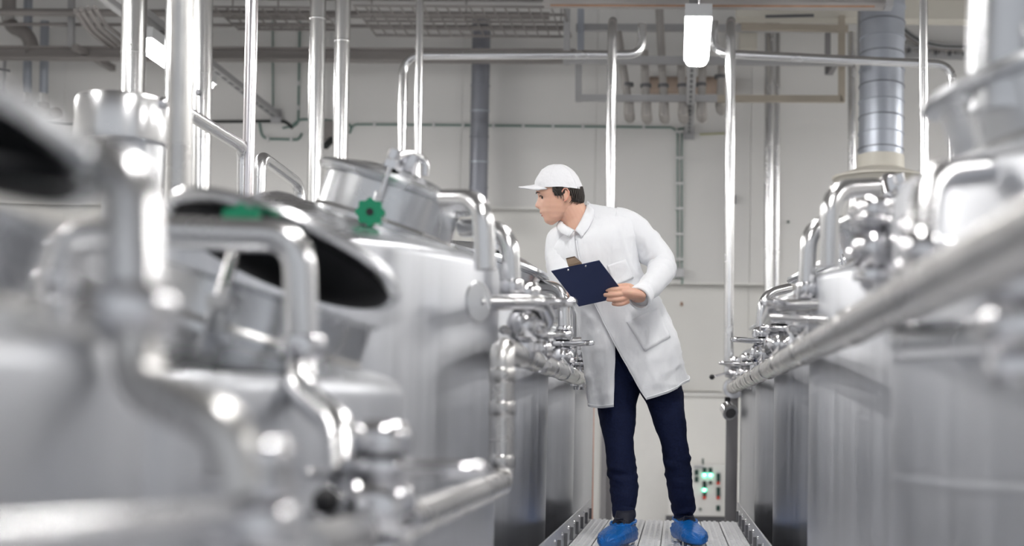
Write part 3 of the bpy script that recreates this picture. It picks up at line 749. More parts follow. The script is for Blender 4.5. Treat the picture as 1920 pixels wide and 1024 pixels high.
# tank four/five left
arch([P(1004, 537, 5.7), P(1056, 540, 5.65), P(1059, 622, 5.65)], .027, 'arched pipe behind the nozzle, left of the clipboard', fr_=.10)
arch([P(1040, 570, 6.35), P(1080, 570, 6.3), P(1082, 662, 6.35)], .025, 'arched pipe closest to the clipboard corner', fr_=.10)
valve(P(1055, 655, 5.6), 1.0, V((.12, -.14, 0)), 'valve stack with lever below the clipboard')
valve(P(1086, 690, 6.5), .9, V((.1, -.1, 0)), 'valve half hidden by the hem of the white coat')
one('pipe_bridge', MB().tube([P(1035, 640, 5.7), P(1090, 641, 5.7)], .02, 14), M_PIPE, 'short level tube joining the valves below the clipboard', 'pipe')
# near tank two
arch([P(262, 432, 2.25), P(420, 440, 2.25), P(560, 442, 2.25), P(566, 655, 2.25)], .0275, 'blurred arched pipe in front of the raised black lined lid', fr_=.085, nutr=.03)
s2 = fillet([P(566, 660, 2.25), P(562, 735, 2.22), P(640, 800, 2.1), P(648, 890, 2.05)], .07)
one('offset_bend', MB().tube(s2, .0255, 20), M_PIPE, 'blurred offset pipe leading down to the lever valve', 'pipe')
valve(P(712, 905, 2.05), 1.15, V((.15, -.04, .0)), 'blurred valve with flat loop lever near the lower middle', knob_to=P(612, 940, 2.0))
valve(P(652, 910, 2.1), .9, V((-.05, -.03, 0)), 'blurred valve under the offset pipe')
# bracket stay at lid two
t = thing('lid_stay', P(420, 560, 2.35), 'slanting stay rod propping the raised lid', 'rod')
part('rod', MB().tube([P(412, 560, 2.3), P(437, 480, 2.35)], .011, 12), M_PIPE, t)
part('clevis', MB().box(P(412, 566, 2.3), (.035, .035, .022)), M_MANI, t, smooth=False)
part('lug', MB().tube([P(412, 570, 2.32), P(398, 640, 2.38)], .019, 12), M_CONE, t)
# near tank one
arch([P(-60, 285, 1.32), P(120, 300, 1.3), P(248, 318, 1.28), P(252, 592, 1.25)], .026, 'heavily blurred arched pipe at the left edge', fr_=.075, nutr=.03)
s1 = fillet([P(254, 598, 1.25), P(256, 720, 1.24), P(430, 800, 1.2), P(455, 930, 1.2)], .06)
one('offset_bend', MB().tube(s1, .0225, 20), M_MANI, 'heavily blurred offset pipe at the lower left', 'pipe')
arch([P(240, 440, 1.75), P(125, 445, 1.75), P(112, 540, 1.75)], .02, 'small blurred arched pipe left of the tall blurred one', fr_=.07)
one('twin_leg_pipe', MB().tube([P(114, 545, 1.75), P(104, 690, 1.75)], .022, 16), M_PIPE, 'short blurred pipe below the small arched pipe', 'pipe')
valve(P(492, 940, 1.22), .7, V((-.05, -.03, 0)), 'heavily blurred valve at the bottom left')
one('lower_pipe', MB().tube(fillet([P(-120, 1015, .80), P(200, 990, .95), P(452, 962, 1.2)], .1), .0125, 18), M_PIPE, 'heavily blurred level pipe along the bottom left edge', 'pipe')
# right row
YR1, YR2 = 3.62, 4.13
arch([P(1640, 352, YR1+.12), P(1556, 356, YR1), P(1556, 500, YR1)], .026, 'tall arched pipe at the second right tank', fr_=.08, nut=False)
arch([P(1600, 422, YR2+.1), P(1517, 418, YR2), P(1512, 545, YR2)], .026, 'arched pipe left of the tall one in the right row', fr_=.09)
valve(P(1515, 590, 4.3), 1.1, V((-.14, -.18, 0)), 'valve with long lever in the right row behind the manifold')
one('pipe_bridge', MB().tube(fillet([P(1570, 570, 4.05), P(1452, 574, 4.2), P(1438, 600, 4.6)], .06), .02, 16), M_PIPE, 'level tube with rounded end ahead of the right arched pipes', 'pipe')
one('pipe_bridge', MB().tube(fillet([P(1560, 600, 4.0), P(1450, 594, 4.2)], .06), .014, 16), M_PIPE, 'lower level tube behind the right manifold', 'pipe')
arch([P(1480, 540, 6.0), P(1430, 552, 5.9), P(1425, 628, 5.9)], .021, 'far small arched pipe of the right row', fr_=.10)
valve(P(1428, 650, 5.9), 1.05, V((-.12, -.14, 0)), 'bright valve under the far small arched pipe')
valve(P(1460, 630, 5.2), 1.15, V((-.05, -.1, 0)), 'round bodied valve left of the long lever valve')
valve(P(1400, 690, 7.6), 1.0, V((-.14, -.1, 0)), 'valve with flat lever near the far end of the right manifold')
valve(P(1377, 692, 8.6), .95, V((-.05, -.12, 0)), 'end valve with a black knobbed lever in the aisle', knob_to=P(1335, 707, 8.5))
# near right
arch([P(1850, 318, 2.2), P(1738, 330, 2.1), P(1728, 470, 2.05)], .024, 'blurred arched pipe at the nearest right tank', fr_=.08)
valve(P(1640, 440, 2.9), 1.0, V((-.03, -.1, 0)), 'blurred valve left of the blurred arched pipe')
valve(P(1722, 478, 2.25), .8, V((.12, -.02, 0)), 'blurred valve beneath the blurred arched pipe')
one('pipe_bridge', MB().tube(fillet([P(1600, 398, 3.0), P(1690, 394, 2.9), P(1700, 470, 2.8)], .05), .02, 14), M_PIPE, 'blurred level tube linking the right valves', 'pipe')
valve(P(1900, 570, 1.55), .8, V((.1, .02, 0)), 'heavily blurred valve at the right edge')
one('tank_side_tube', MB().tube([P(1695, 640, 2.3), P(1940, 625, 2.05)], .032, 18), M_CONE, 'blurred bright level tube against the nearest right tank', 'pipe')  # bright level tube laid across the tank side

# ------------------------------------------------------------------ the man
MY = 6.0
def q(px, py, dy=0.0): return P(px, py, MY+dy)
U = MY/F_PX                       # metres per pixel at the man
def lerp(a, b, t): return a+(b-a)*t
def interp(tab, x):
    if x <= tab[0][0]: return tab[0][1]
    for (x0, y0), (x1, y1) in zip(tab, tab[1:]):
        if x <= x1:
            k = (x-x0)/(x1-x0); k2 = k*k*(3-2*k)*.5+k*.5
            return y0+(y1-y0)*k2
    return tab[-1][1]
SUB = 9
def limb(mb, pts, seg=20, sq=1.0, wr=None):
    """pts: (px, py, dy, radius px) -> smooth tapering tube"""
    P4 = []
    n = len(pts)
    for i in range(n-1):
        p0, p1, p2, p3 = pts[max(i-1, 0)], pts[i], pts[i+1], pts[min(i+2, n-1)]
        for k in range(SUB):
            t = k/SUB
            P4.append([.5*((2*b)+(-a+c)*t+(2*a-5*b+4*c-dd)*t*t+(-a+3*b-3*c+dd)*t**3) for a, b, c, dd in zip(p0, p1, p2, p3)])
    P4.append(list(pts[-1]))
    path = [q(a, b, c) for a, b, c, _ in P4]
    rad = [r*U for *_, r in P4]
    o = len(mb.v)
    mb.tube(path, rad, seg, flat=sq)
    if wr:
        for i, c in enumerate(path):
            for k in range(seg):
                v = mb.v[o+i*seg+k]; dv = (v-c)
                if dv.length > 1e-6: mb.v[o+i*seg+k] = v+dv.normalized()*wr(v, i/len(path))
    return mb

person = thing('person', V((q(1215, 1010).x, MY, WZ)), 'man in white coat and cap leaning over the tanks, holding a navy clipboard', 'person')

# ---- head
FRONT = [(313, 1034), (320, 1020), (332, 1012), (346, 1007), (354, 1005), (360, 1005.5), (366, 1009), (371, 1011.5), (380, 1012.5), (390, 1013), (396, 1013), (402, 1016), (408, 1019.5), (412, 1020), (417, 1022), (420, 1027), (422, 1032)]
BACK = [(313, 1058), (320, 1070), (330, 1079), (340, 1085), (352, 1091), (366, 1092), (378, 1090), (388, 1082), (396, 1074), (404, 1064), (412, 1052), (418, 1042), (422, 1036)]
HW = [(313, .030), (320, .052), (332, .067), (345, .074), (360, .0745), (375, .071), (385, .067), (395, .061), (405, .052), (413, .042), (419, .028), (422, .012)]
NOSE = [(364, 0), (369, 2.0), (376, 5.5), (382, 8.6), (385.5, 10), (388, 9.4), (390.5, 5.5), (393, 1.0), (395, 0)]
LIPS = [(394, 0), (397, 1.8), (399.5, 2.2), (401.3, .2), (403, 1.6), (405.5, 2.2), (408, .4), (410, 0)]
SOCK = [(362, 0), (366, 1.5), (370, 3.0), (374, 2.0), (379, 0)]
HDY = -.115                        # the head leans towards the lens a little
def head_ring(py, seg=64, grow=0.0):
    f, b, w_ = interp(FRONT, py)-grow, interp(BACK, py)+grow, interp(HW, py)+grow*U
    mid, half = (f+b)/2, (b-f)/2
    out = []
    for k in range(seg):
        a = 2*math.pi*k/seg; c, s = math.cos(a), math.sin(a)
        pw_ = .86 if c < 0 else .95
        x = mid+half*math.copysign(abs(c)**pw_, c); yy = w_*math.copysign(abs(s)**.92, s)
        if c < 0 and not grow:
            x -= interp(NOSE, py)*math.exp(-(yy/(.0095+.004*max(0, (py-376)/12)))**2)
            x -= interp(LIPS, py)*math.exp(-(yy/.021)**2)
            x += interp(SOCK, py)*math.exp(-((abs(yy)-.031)/.013)**2)
            x -= 1.6*math.exp(-((py-361)/2.6)**2)*math.exp(-((abs(yy)-.028)/.02)**2)
            x += 1.5*math.exp(-((py-394)/9)**2)*math.exp(-((abs(yy)-.045)/.018)**2)
        out.append(q(x, py, HDY+yy))
    return out
body = MB()
body.loft([head_ring(313+i*(109/56)) for i in range(57)])
# ear (near and far side)
for sd in (-1, 1):
    e = q(1060.5, 365, HDY+sd*.074)
    body.ball(e, 1.0, 16, Matrix.Rotation(R_(-8), 4, 'Y'), (.0175, .008, .030))
# neck, torso core, arms, legs
limb(body, [(1060, 372, HDY, 26), (1070, 392, HDY+.005, 27), (1080, 412, -.10, 28), (1088, 436, -.095, 33), (1095, 455, -.09, 44)], 24)
limb(body, [(1100, 440, -.09, 42), (1108, 480, -.08, 50), (1130, 540, -.04, 46), (1160, 600, -.02, 44), (1185, 660, 0, 42), (1195, 690, 0, 40)], 24)
limb(body, [(1110, 430, -.09, 30), (1178, 428, -.07, 26), (1208, 460, -.065, 19), (1234, 488, -.10, 15), (1222, 524, -.20, 14), (1203, 553, -.30, 12), (1190, 553, -.325, 13)], 18)
limb(body, [(1100, 445, -.09, 30), (1052, 460, -.10, 24), (1046, 495, -.14, 20), (1052, 530, -.17, 17), (1075, 545, -.22, 15), (1092, 545, -.27, 13)], 18)
limb(body, [(1176, 670, 0, 30), (1158, 720, 0, 28), (1160, 790, -.01, 23), (1164, 860, -.02, 18), (1169, 930, -.05, 14), (1170, 980, -.11, 12), (1164, 1002, -.16, 11), (1152, 1012, -.28, 10)], 18)
limb(body, [(1210, 670, 0, 30), (1240, 720, 0, 28), (1257, 790, -.01, 22), (1269, 860, -.01, 18), (1277, 920, .02, 14), (1282, 962, .065, 11), (1284, 984, .06, 10), (1296, 1003, -.08, 9)], 18)
# visible hand: palm, four fingers over the back of the board, thumb behind it
HD = -.335
limb(body, [(1206, 556, HD+.01, 13), (1196, 553, HD, 16), (1184, 551, HD-.004, 17.5), (1172, 550, HD-.006, 16), (1166, 550, HD-.004, 13)], 18, sq=.62)
FNG = [[(1179, 541, HD-.010, 6.0), (1164, 542.0, HD-.026, 5.0), (1149, 542.8, HD-.030, 4.4), (1135.5, 543.8, HD-.020, 3.5)],
       [(1177, 549, HD-.012, 6.2), (1162, 551.6, HD-.032, 5.0), (1147, 552.8, HD-.036, 4.5), (1132.5, 553.2, HD-.024, 3.6)],
       [(1177, 557, HD-.010, 6.0), (1164, 561.0, HD-.028, 4.8), (1151, 562.2, HD-.031, 4.3), (1138, 562, HD-.020, 3.4)],
       [(1178, 564, HD-.006, 5.4), (1168, 569.2, HD-.018, 4.3), (1158, 570.6, HD-.021, 3.9), (1148, 569.6, HD-.014, 3.1)]]
for f in FNG: limb(body, f, 12)
limb(body, [(1192, 545, HD+.01, 7), (1180, 538, HD+.03, 6.4), (1166, 537, HD+.045, 5.6), (1154, 538, HD+.05, 4.2)], 12)
# other hand behind the board
limb(body, [(1088, 545, -.26, 13), (1100, 543, -.30, 16), (1112, 541, -.325, 15)], 16, sq=.6)
for i in range(4):
    limb(body, [(1110, 533+i*6, -.325, 6), (1122, 531+i*6, -.335, 5), (1132-abs(i-1.2)*3, 530+i*6, -.335, 4)], 10)
limb(body, [(1096, 536, -.30, 6), (1104, 526, -.32, 5.4), (1112, 519, -.335, 4.2)], 10)
nail = mat('nail', (0.78, 0.52, 0.44), 0.3)
for f in FNG:
    a_, b_ = q(f[-1][0]-1.2, f[-1][1]-.6, f[-1][2]-.0058), q(f[-1][0]+3.2, f[-1][1]-.6, f[-1][2]-.0078)
    part('fingernail', MB().tube([a_, a_.lerp(b_, .5)+V((0, -.0006, 0)), b_], [.0022, .0034, .0028], 8, flat=.5), nail, person)
bo = part('body', body, M_SKIN, person)
md = bo.modifiers.new('remesh', 'REMESH'); md.mode = 'VOXEL'; md.voxel_size = .0028; md.use_smooth_shade = True
ms = bo.modifiers.new('smooth', 'SMOOTH'); ms.iterations = 2; ms.factor = .35
dg = bpy.context.evaluated_depsgraph_get()
me = bpy.data.meshes.new_from_object(bo.evaluated_get(dg), depsgraph=dg)
bo.modifiers.clear(); bo.data = me
me.materials.clear(); me.materials.append(M_SKIN)
me.polygons.foreach_set('use_smooth', [True]*len(me.polygons))

# ---- face pieces
for sd in (-1, 1):
    ec = q(1020.2, 370.6, HDY+sd*.0295)
    eo = part('eye', MB().ball(ec, .0112, 16), M_EYEW, person)
    part('iris', MB().ball(ec+V((-.0058, sd*.0050, -.0008)), .0062, 12), M_EYED, eo)
    lid_ = MB()
    lid_.tube([q(1012.4, 370, HDY+sd*.023), q(1011.9, 367.6, HDY+sd*.029), q(1013.6, 367.2, HDY+sd*.036), q(1018.0, 368.8, HDY+sd*.0445)], [.0008, .0022, .0024, .0010], 8)
    part('eyelid', lid_, M_HAIR, person)
    br = MB()
    br.tube([q(1005.4, 363.4, HDY+sd*.013), q(1005.6, 361.6, HDY+sd*.022), q(1008.0, 360.6, HDY+sd*.034), q(1012.8, 362.0, HDY+sd*.046)], [.0016, .0028, .0024, .001], 8)
    part('eyebrow', br, M_HAIR, person)
lp = MB()
lp.tube([q(1019.2, 400.9, HDY-.0245), q(1014.6, 399.9, HDY-.013), q(1013.3, 399.2, HDY), q(1014.6, 399.9, HDY+.013), q(1019.2, 400.9, HDY+.0245)], [.0008, .0028, .0030, .0028, .0008], 10)
part('upper_lip', lp, M_LIP, person)
lp = MB()
lp.tube([q(1020.2, 402.5, HDY-.0235), q(1017.0, 404.0, HDY-.0135), q(1016.2, 404.5, HDY), q(1017.0, 404.0, HDY+.0135), q(1020.2, 402.5, HDY+.0235)], [.0008, .0030, .0033, .0030, .0008], 10)
part('lower_lip', lp, M_LIP, person)
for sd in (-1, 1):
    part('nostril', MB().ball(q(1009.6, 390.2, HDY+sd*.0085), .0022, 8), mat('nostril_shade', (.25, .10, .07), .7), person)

ear = MB()
ey_ = HDY-.0815
ear.tube([q(1054.5, 366, ey_+.004), q(1054, 358.5, ey_), q(1058, 353.6, ey_-.002), q(1063.5, 354.2, ey_-.003), q(1067, 360, ey_-.002), q(1066.4, 368, ey_), q(1062, 375, ey_+.001), q(1058, 377.5, ey_+.003)], [.002, .0028, .003, .003, .003, .0028, .0036, .003], 10)
part('ear_rim', ear, mat('ear_skin', (0.74, 0.36, 0.27), 0.5, sss=.25), person)
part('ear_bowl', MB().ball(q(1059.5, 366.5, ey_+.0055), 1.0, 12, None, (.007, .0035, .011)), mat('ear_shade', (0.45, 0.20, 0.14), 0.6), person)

# ---- hair: overlapping tapered locks hanging out under the cap
hair = MB()
order = list(range(46, 64))+list(range(0, 19))
rings = []
for py in (344, 350, 356, 362, 367):
    rg = head_ring(py, 64, grow=1.2)
    rings.append([rg[k] for k in order])
hair.loft(rings, cap=False, close=False)
rings = []
for py in (352, 360, 368, 374, 379):
    rg = head_ring(py, 64, grow=1.0)
    rings.append([rg[k] for k in list(range(54, 64))+list(range(0, 11))])
hair.loft(rings, cap=False, close=False)
random.seed(3)
for n in range(290):
    kf = random.uniform(-18.5, 18.5)                 # ring index, 0 at the nape
    k = int(round(kf)) % 64
    fa = abs(kf)/18.5
    top = 351.5+random.uniform(-1.5, 1.5)-1.5*fa
    if fa < .58: length = 32-9*fa+random.uniform(-4, 4)
    elif fa < .76: length = random.uniform(4, 9)
    else: length = random.uniform(13, 27)-10*max(0, fa-.9)*10*random.random()
    pts = []; rr = []
    for i in range(6):
        t = i/5
        py = top+length*t
        rg = head_ring(min(py, 385), 64, grow=.4+2.3*math.sin(min(1, t*1.3)*1.5)+random.uniform(-.15, .15))
        k2 = (k+int(round((1.2 if fa > .76 else -.6)*t*(1 if kf > 0 else -1)*-1))) % 64
        p = rg[k2].copy()
        p.x += U*(3.0*t*t if fa < .5 else 1.0*t)+random.uniform(-.35, .35)*U
        pts.append(p); rr.append(.0046*(1-.85*t**1.6))
    hair.tube(pts, rr, 6)
part('hair', hair, M_HAIR, person)

# ---- cap
CF = [(308, 1037), (309.5, 1030), (312, 1024), (318, 1016), (325, 1010.5), (333, 1006.5), (341, 1003), (348, 1002.5), (354, 1003)]
CB = [(308, 1052), (309.5, 1058), (312, 1064), (318, 1073), (325, 1080), (333, 1085), (341, 1089), (348, 1091.5), (354, 1092.5)]
CW = [(308, .018), (309.5, .034), (312, .047), (318, .062), (325, .072), (333, .079), (341, .083), (348, .0845), (354, .085)]
cap = thing('cap', q(1047, 352, HDY))
bpy.data.objects.remove(cap)
def cap_ring(py, seg=56, gr=0.0):
    out = []
    for k in range(seg):
        a = 2*math.pi*k/seg; c, s = math.cos(a), math.sin(a)
        f, b, w_ = interp(CF, py)-gr, interp(CB, py)+gr, interp(CW, py)+gr*U
        x = (f+b)/2+(b-f)/2*math.copysign(abs(c)**.9, c)
        # lower edge dips at the back, rises over the ear
        dip = max(0, (py-330)/24)
        yy = py+dip*(3.0*c*c*(1 if c > 0 else -.5)-3.0*abs(s)-1.5)
        p = q(x, yy, HDY+w_*s)
        nn = noise.noise(p*34)*.0022*dip+noise.noise(p*70)*.0008
        p += V((c*nn, s*nn, nn))
        out.append(p)
    return out
cm = MB()
cm.loft([cap_ring(p) for p in (308, 308.6, 309.5, 311, 314, 318, 322, 327, 332, 337, 342, 346, 350, 354, 355.5)]+[cap_ring(p, gr=-1.6) for p in (355, 350, 340)], cap=True)
co = part('cap', cm, M_CAPM, person, label='white cotton cap')
bm_ = MB()
rows = []
for i in range(9):
    t = i/8
    row = []
    for k in range(21):
        s = -1+2*k/20
        w_ = .074*math.sqrt(max(0.0, 1-(t*.55)**2))
        yy = s*w_*(1-.16*t)
        base = 1006+20*s*s                     # cap front edge curves back at the sides
        tip = 972.5+36*abs(s)**2.6
        x = lerp(base, tip, t)
        zz = 346.5+6.0*t+7.5*s*s*(1-.25*t)-1.5*t*t
        row.append(q(x, zz, HDY+yy))
    rows.append(row)
bm_.loft(rows, cap=False, close=False)
bo2 = part('brim', bm_, M_CAPM, co)
sd_ = bo2.modifiers.new('thick', 'SOLIDIFY'); sd_.thickness = .0055; sd_.offset = 0
for k in range(6):
    a = math.pi*k/3+.3
    pts = []
    for py in (308.6, 311, 316, 322, 329, 337, 345, 352):
        rg = cap_ring(py, 48, gr=.15); pts.append(rg[int(a/(2*math.pi)*48) % 48])
    part('seam', MB().tube(pts, .0011, 6), M_CAPM, co)

# ---- coat
ROWS = [  # left px, right px, half depth, centre dy, front droop px, B edge px, A edge px
    ((1056, 411), (1103, 381), .066, -.105, 36, 1078, 1082),
    ((1048, 420), (1126, 385), .087, -.100, 33, 1078, 1084),
    ((1039, 432), (1160, 391), .106, -.095, 26, 1078, 1087),
    ((1031, 446), (1186, 403), .120, -.090, 18, 1079, 1089),
    ((1025, 466), (1194, 428), .130, -.085, 9, 1081, 1093),
    ((1027, 490), (1195, 458), .136, -.080, 3, 1085, 1097),
    ((1038, 515), (1198, 490), .138, -.065, 0, 1092, 1105),
    ((1056, 542), (1208, 520), .138, -.05, 0, 1101, 1114),
    ((1074, 570), (1230, 550), .138, -.035, 1, 1113, 1126),
    ((1084, 600), (1250, 580), .142, -.025, 3, 1128, 1140),
    ((1090, 632), (1263, 612), .146, -.02, 6, 1145, 1152),
    ((1095, 665), (1272, 642), .150, -.015, 10, 1163, 1154),
    ((1099, 698), (1280, 668), .154, -.01, 15, 1182, 1153),
    ((1102, 728), (1285, 690), .158, -.005, 19, 1197, 1153),
    ((1104, 754), (1289, 708), .160, 0, 23, 1212, 1153)]
NR = len(ROWS)
def row_at(v):
    v = max(0, min(NR-1.0001, v)); i = int(v); t = v-i
    p = [ROWS[max(0, min(NR-1, j))] for j in (i-1, i, i+1, i+2)]
    def cr(a, b, c, dd): return .5*((2*b)+(-a+c)*t+(2*a-5*b+4*c-dd)*t*t+(-a+3*b-3*c+dd)*t**3)
    L = tuple(cr(*[r[0][j] for r in p]) for j in (0, 1)); Rr = tuple(cr(*[r[1][j] for r in p]) for j in (0, 1))
    return (L, Rr)+tuple(cr(*[r[k] for r in p]) for k in range(2, 7))
PWR = .82
def coat_pt(v, phi, inset=0.0):
    L, Rr, b, dy, droop, xb, xa = row_at(v)
    c, s = math.cos(phi), math.sin(phi)
    cs = math.copysign(abs(c)**PWR, c); ss = math.copysign(abs(s)**PWR, s)
    cx, cy = (L[0]+Rr[0])/2, (L[1]+Rr[1])/2
    hx, hy = (Rr[0]-L[0])/2, (Rr[1]-L[1])/2
    px, py = cx+hx*cs, cy+hy*cs+(droop*ss if ss > 0 else 0)
    p = q(px, py, dy-(b-inset)*ss)
    # cloth folds
    low = max(0, (v-8)/6); f = 0
    f += .010*low*math.sin(phi*7+v*.5)*abs(math.sin(phi*1.5+1))
    f += .009*noise.noise(V((px*.022, py*.012, ss*1.5)))
    f += .0045*noise.noise(V((px*.06+py*.03, py*.03-px*.02, ss*3)))
    f += .007*(1-abs(noise.noise(V((px*.034-py*.010, py*.007, 3.3+ss)))))**7*min(1, max(0, (v-2.5)/2))
    f += .005*(1-abs(noise.noise(V((px*.020+py*.030, py*.010-px*.012, 8.3+ss)))))**7*min(1, max(0, (v-3)/2))
    dirn = (V((c*.6, -s, 0))).normalized()
    return p+dirn*f
def edge_phi(v, x):
    L, Rr, *_ = row_at(v)
    cx, hx = (L[0]+Rr[0])/2, (Rr[0]-L[0])/2
    t = max(-1, min(1, (x-cx)/hx))
    return math.acos(math.copysign(abs(t)**(1/PWR), t))
coat = MB()
grid = []
NV, NU = 90, 110
for i in range(NV+1):
    v = (NR-1)*i/NV
    _, _, _, _, _, xb, xa = row_at(v)
    p0, p1 = edge_phi(v, xb), edge_phi(v, xa)
    row = []
    for j in range(NU+1):
        t = j/NU
        phi = p0-(p0+2*math.pi-p1)*t
        ins = .010*max(0, (t-.82)/.18)**1.5
        row.append(coat_pt(v, phi, ins))
    grid.append(row)
coat.loft(grid, cap=False, close=False)
cto = part('coat', coat, M_COAT, person, ang=180, label='long white cotton coat, open below the waist')
sm = cto.modifiers.new('thick', 'SOLIDIFY'); sm.thickness = .004; sm.offset = -1
# sleeves
def sleeve_wr(seed, amp, fa=.010):
    def f(v, t):
        el = math.exp(-((t-.52)/.16)**2)
        n0 = noise.noise(v*9+V((seed, 2, 0)))
        fold = (1-abs(noise.noise(V((t*9+n0*1.2, v.y*5, seed)))))**6
        return amp*(.8*n0+.5*noise.noise(v*22+V((0, seed, 0))))+fa*fold*(.35+el)-.4*fa
    return f
def open_limb(pts, seg, wr, thick=.003):
    mb = MB(); limb(mb, pts, seg, 1.0, wr); return mb
sl = MB()
limb(sl, [(1150, 418, -.085, 30), (1172, 424, -.08, 32), (1196, 442, -.075, 32), (1218, 466, -.075, 29), (1237, 486, -.085, 27.5), (1243, 500, -.11, 26), (1236, 516, -.16, 25), (1222, 534, -.23, 23.5), (1208, 550, -.29, 22.5), (1202, 556, -.315, 22.5)], 40, 1.0, sleeve_wr(1.0, .009))
so = part('sleeve', sl, M_COAT, cto, ang=180)
sl = MB()
limb(sl, [(1075, 440, -.095, 28), (1056, 452, -.10, 30), (1049, 472, -.115, 27), (1050, 498, -.14, 25), (1056, 525, -.175, 23), (1074, 541, -.22, 21), (1092, 545, -.265, 20)], 36, 1.0, sleeve_wr(5.0, .006, .002))
part('sleeve', sl, M_COAT, cto, ang=180)
# cuff hem of the visible sleeve
ca, cb = q(1208, 550, -.29), q(1201, 557, -.318)
part('cuff', MB().lathe([(.0505, -.016), (.0535, -.014), (.0535, .014), (.050, .017), (.043, .016), (.043, -.012)], 40, axis_mtx(cb, cb-ca)), M_COAT, cto)
# pockets follow the cloth
FRONTPTS = []
for i in range(0, 141):
    v = (NR-1)*i/140
    for j in range(0, 61):
        phi = math.pi*j/60
        p = coat_pt(v, phi); FRONTPTS.append((PX(p), p.y))
def front_y(px, py):
    return min(FRONTPTS, key=lambda e: (e[0][0]-px)**2+(e[0][1]-py)**2)[1]
# collar: two folded leaves meeting in a V
def leaf(side):
    rows = []
    if side > 0:   # image right leaf, from the nape to the V
        inner = [(1101, 378, .00), (1100, 386, -.09), (1096, 399, -.15), (1088, 416, -.18), (1078.5, 432, -.20)]
        outer = [(1108, 384, .00), (1114, 396, -.09), (1112, 411, -.15), (1104, 428, -.19), (1091, 446, -.21)]
    else:
        inner = [(1058, 405, -.06), (1053, 413, -.10), (1056, 419, -.145), (1064, 425, -.180), (1077.5, 432, -.200)]
        outer = [(1051, 412, -.06), (1044, 422, -.10), (1045, 430, -.150), (1053, 438, -.190), (1067, 445, -.214)]
    for t in [k/14 for k in range(15)]:
        j = min(3, int(t*4)); u = t*4-j
        a = [lerp(inner[j][m], inner[j+1][m], u) for m in range(3)]; b = [lerp(outer[j][m], outer[j+1][m], u) for m in range(3)]
        row = []
        for s in range(8):
            k = s/7
            x, y = lerp(a[0], b[0], k), lerp(a[1], b[1], k)
            dyy = min(lerp(a[2], b[2], k), front_y(x, y)-MY) if t > .2 else lerp(a[2], b[2], k)
            row.append(q(x, y-1.5*math.sin(k*math.pi), dyy-.006-.010*math.sin(k*math.pi)**.7))
        rows.append(row)
    mb = MB(); mb.loft(rows, cap=False, close=False)
    o = part('collar', mb, M_COAT, cto, ang=180)
    z = o.modifiers.new('thick', 'SOLIDIFY'); z.thickness = .004; z.offset = 0
leaf(1); leaf(-1)
def patch(name, corners, off=.004, n=10):
    (ax, ay), (bx, by), (cx, cy), (dx, dy) = corners
    rows = []
    for i in range(n+1):
        t = i/n; row = []
        for j in range(n+1):
            s = j/n
            x = lerp(lerp(ax, bx, s), lerp(dx, cx, s), t); y = lerp(lerp(ay, by, s), lerp(dy, cy, s), t)
            yy = front_y(x, y)
            p = P(x, y, yy); out = off+.0025*math.sin(math.pi*s)*math.sin(math.pi*min(1, t*1.2))
            row.append(p+V((0, -out, 0)))
        rows.append(row)
    mb = MB(); mb.loft(rows, cap=False, close=False)
    o = part(name, mb, M_COAT, cto, ang=180)
    z = o.modifiers.new('thick', 'SOLIDIFY'); z.thickness = .0025; z.offset = 0
patch('pocket', [(1175, 604), (1234, 577), (1257, 632), (1209, 659)])
patch('pocket', [(1138, 498), (1174, 486), (1188, 522), (1153, 536)])
# placket edge
pl = MB(); pts = []
for i in range(36):
    v = 3.2+(NR-1.02-3.2)*i/35
    xb = row_at(v)[5]; pts.append(coat_pt(v, edge_phi(v, xb+1))+V((0, -.004, 0)))
pl.tube(pts, .0022, 6)
part('placket', pl, M_COAT, cto)
hm = MB()
pts = [grid[-2][j]+V((0, 0, .004)) for j in range(NU+1)]
hm.tube(pts, .0032, 6)
part('hem', hm, M_COAT, cto)

# ---- trousers
def wrleg(seed):
    def f(v, t):
        k = math.exp(-((t-.47)/.07)**2); a_ = max(0, (t-.80)/.20)
        n1 = noise.noise(V((v.x*9+seed, v.y*9, v.z*16))); n2 = noise.noise(V((v.x*14, v.y*14+seed, v.z*46+v.x*10)))
        return .005*n1+(.002+.007*k+.010*a_)*n2+.0035*a_*math.sin(v.z*120+5*n1)
    return f
def leg(tab, dys, seed):
    pts = []
    for (y, l, r), dy in zip(tab, dys):
        pts.append(((l+r)/2, y, dy, (r-l)/2))
    mb = MB(); limb(mb, pts, 36, .95, wrleg(seed)); return mb
tr = leg([(655, 1105, 1200), (705, 1108, 1206), (762, 1117, 1195), (800, 1126, 1192), (835, 1133, 1190), (880, 1138, 1196), (915, 1142, 1198), (940, 1146, 1195), (955, 1147, 1191), (966, 1149, 1193), (977, 1152, 1190), (986, 1153, 1190)],
         [0, 0, -.01, -.03, -.045, -.05, -.06, -.08, -.09, -.10, -.105, -.11], 2.0)
tr2 = leg([(655, 1184, 1262), (705, 1186, 1276), (747, 1209, 1284), (790, 1224, 1287), (830, 1238, 1291), (860, 1242, 1295), (900, 1247, 1298), (925, 1252, 1301), (942, 1258, 1305), (953, 1257, 1307), (962, 1261, 1304), (972, 1263, 1303)],
          [0, 0, -.01, -.02, -.025, -.01, .01, .03, .05, .06, .065, .065], 8.0)
tro = part('trousers', tr, M_NAVY, person, ang=180, label='navy trousers bunched at the ankles')
part('trouser_leg', tr2, M_NAVY, tro, ang=180)
part('seat', limb(MB(), [(1180, 600, .0, 44), (1186, 640, .0, 54), (1190, 680, .0, 58), (1192, 715, .0, 40)], 30, .85), M_NAVY, tro, ang=180)

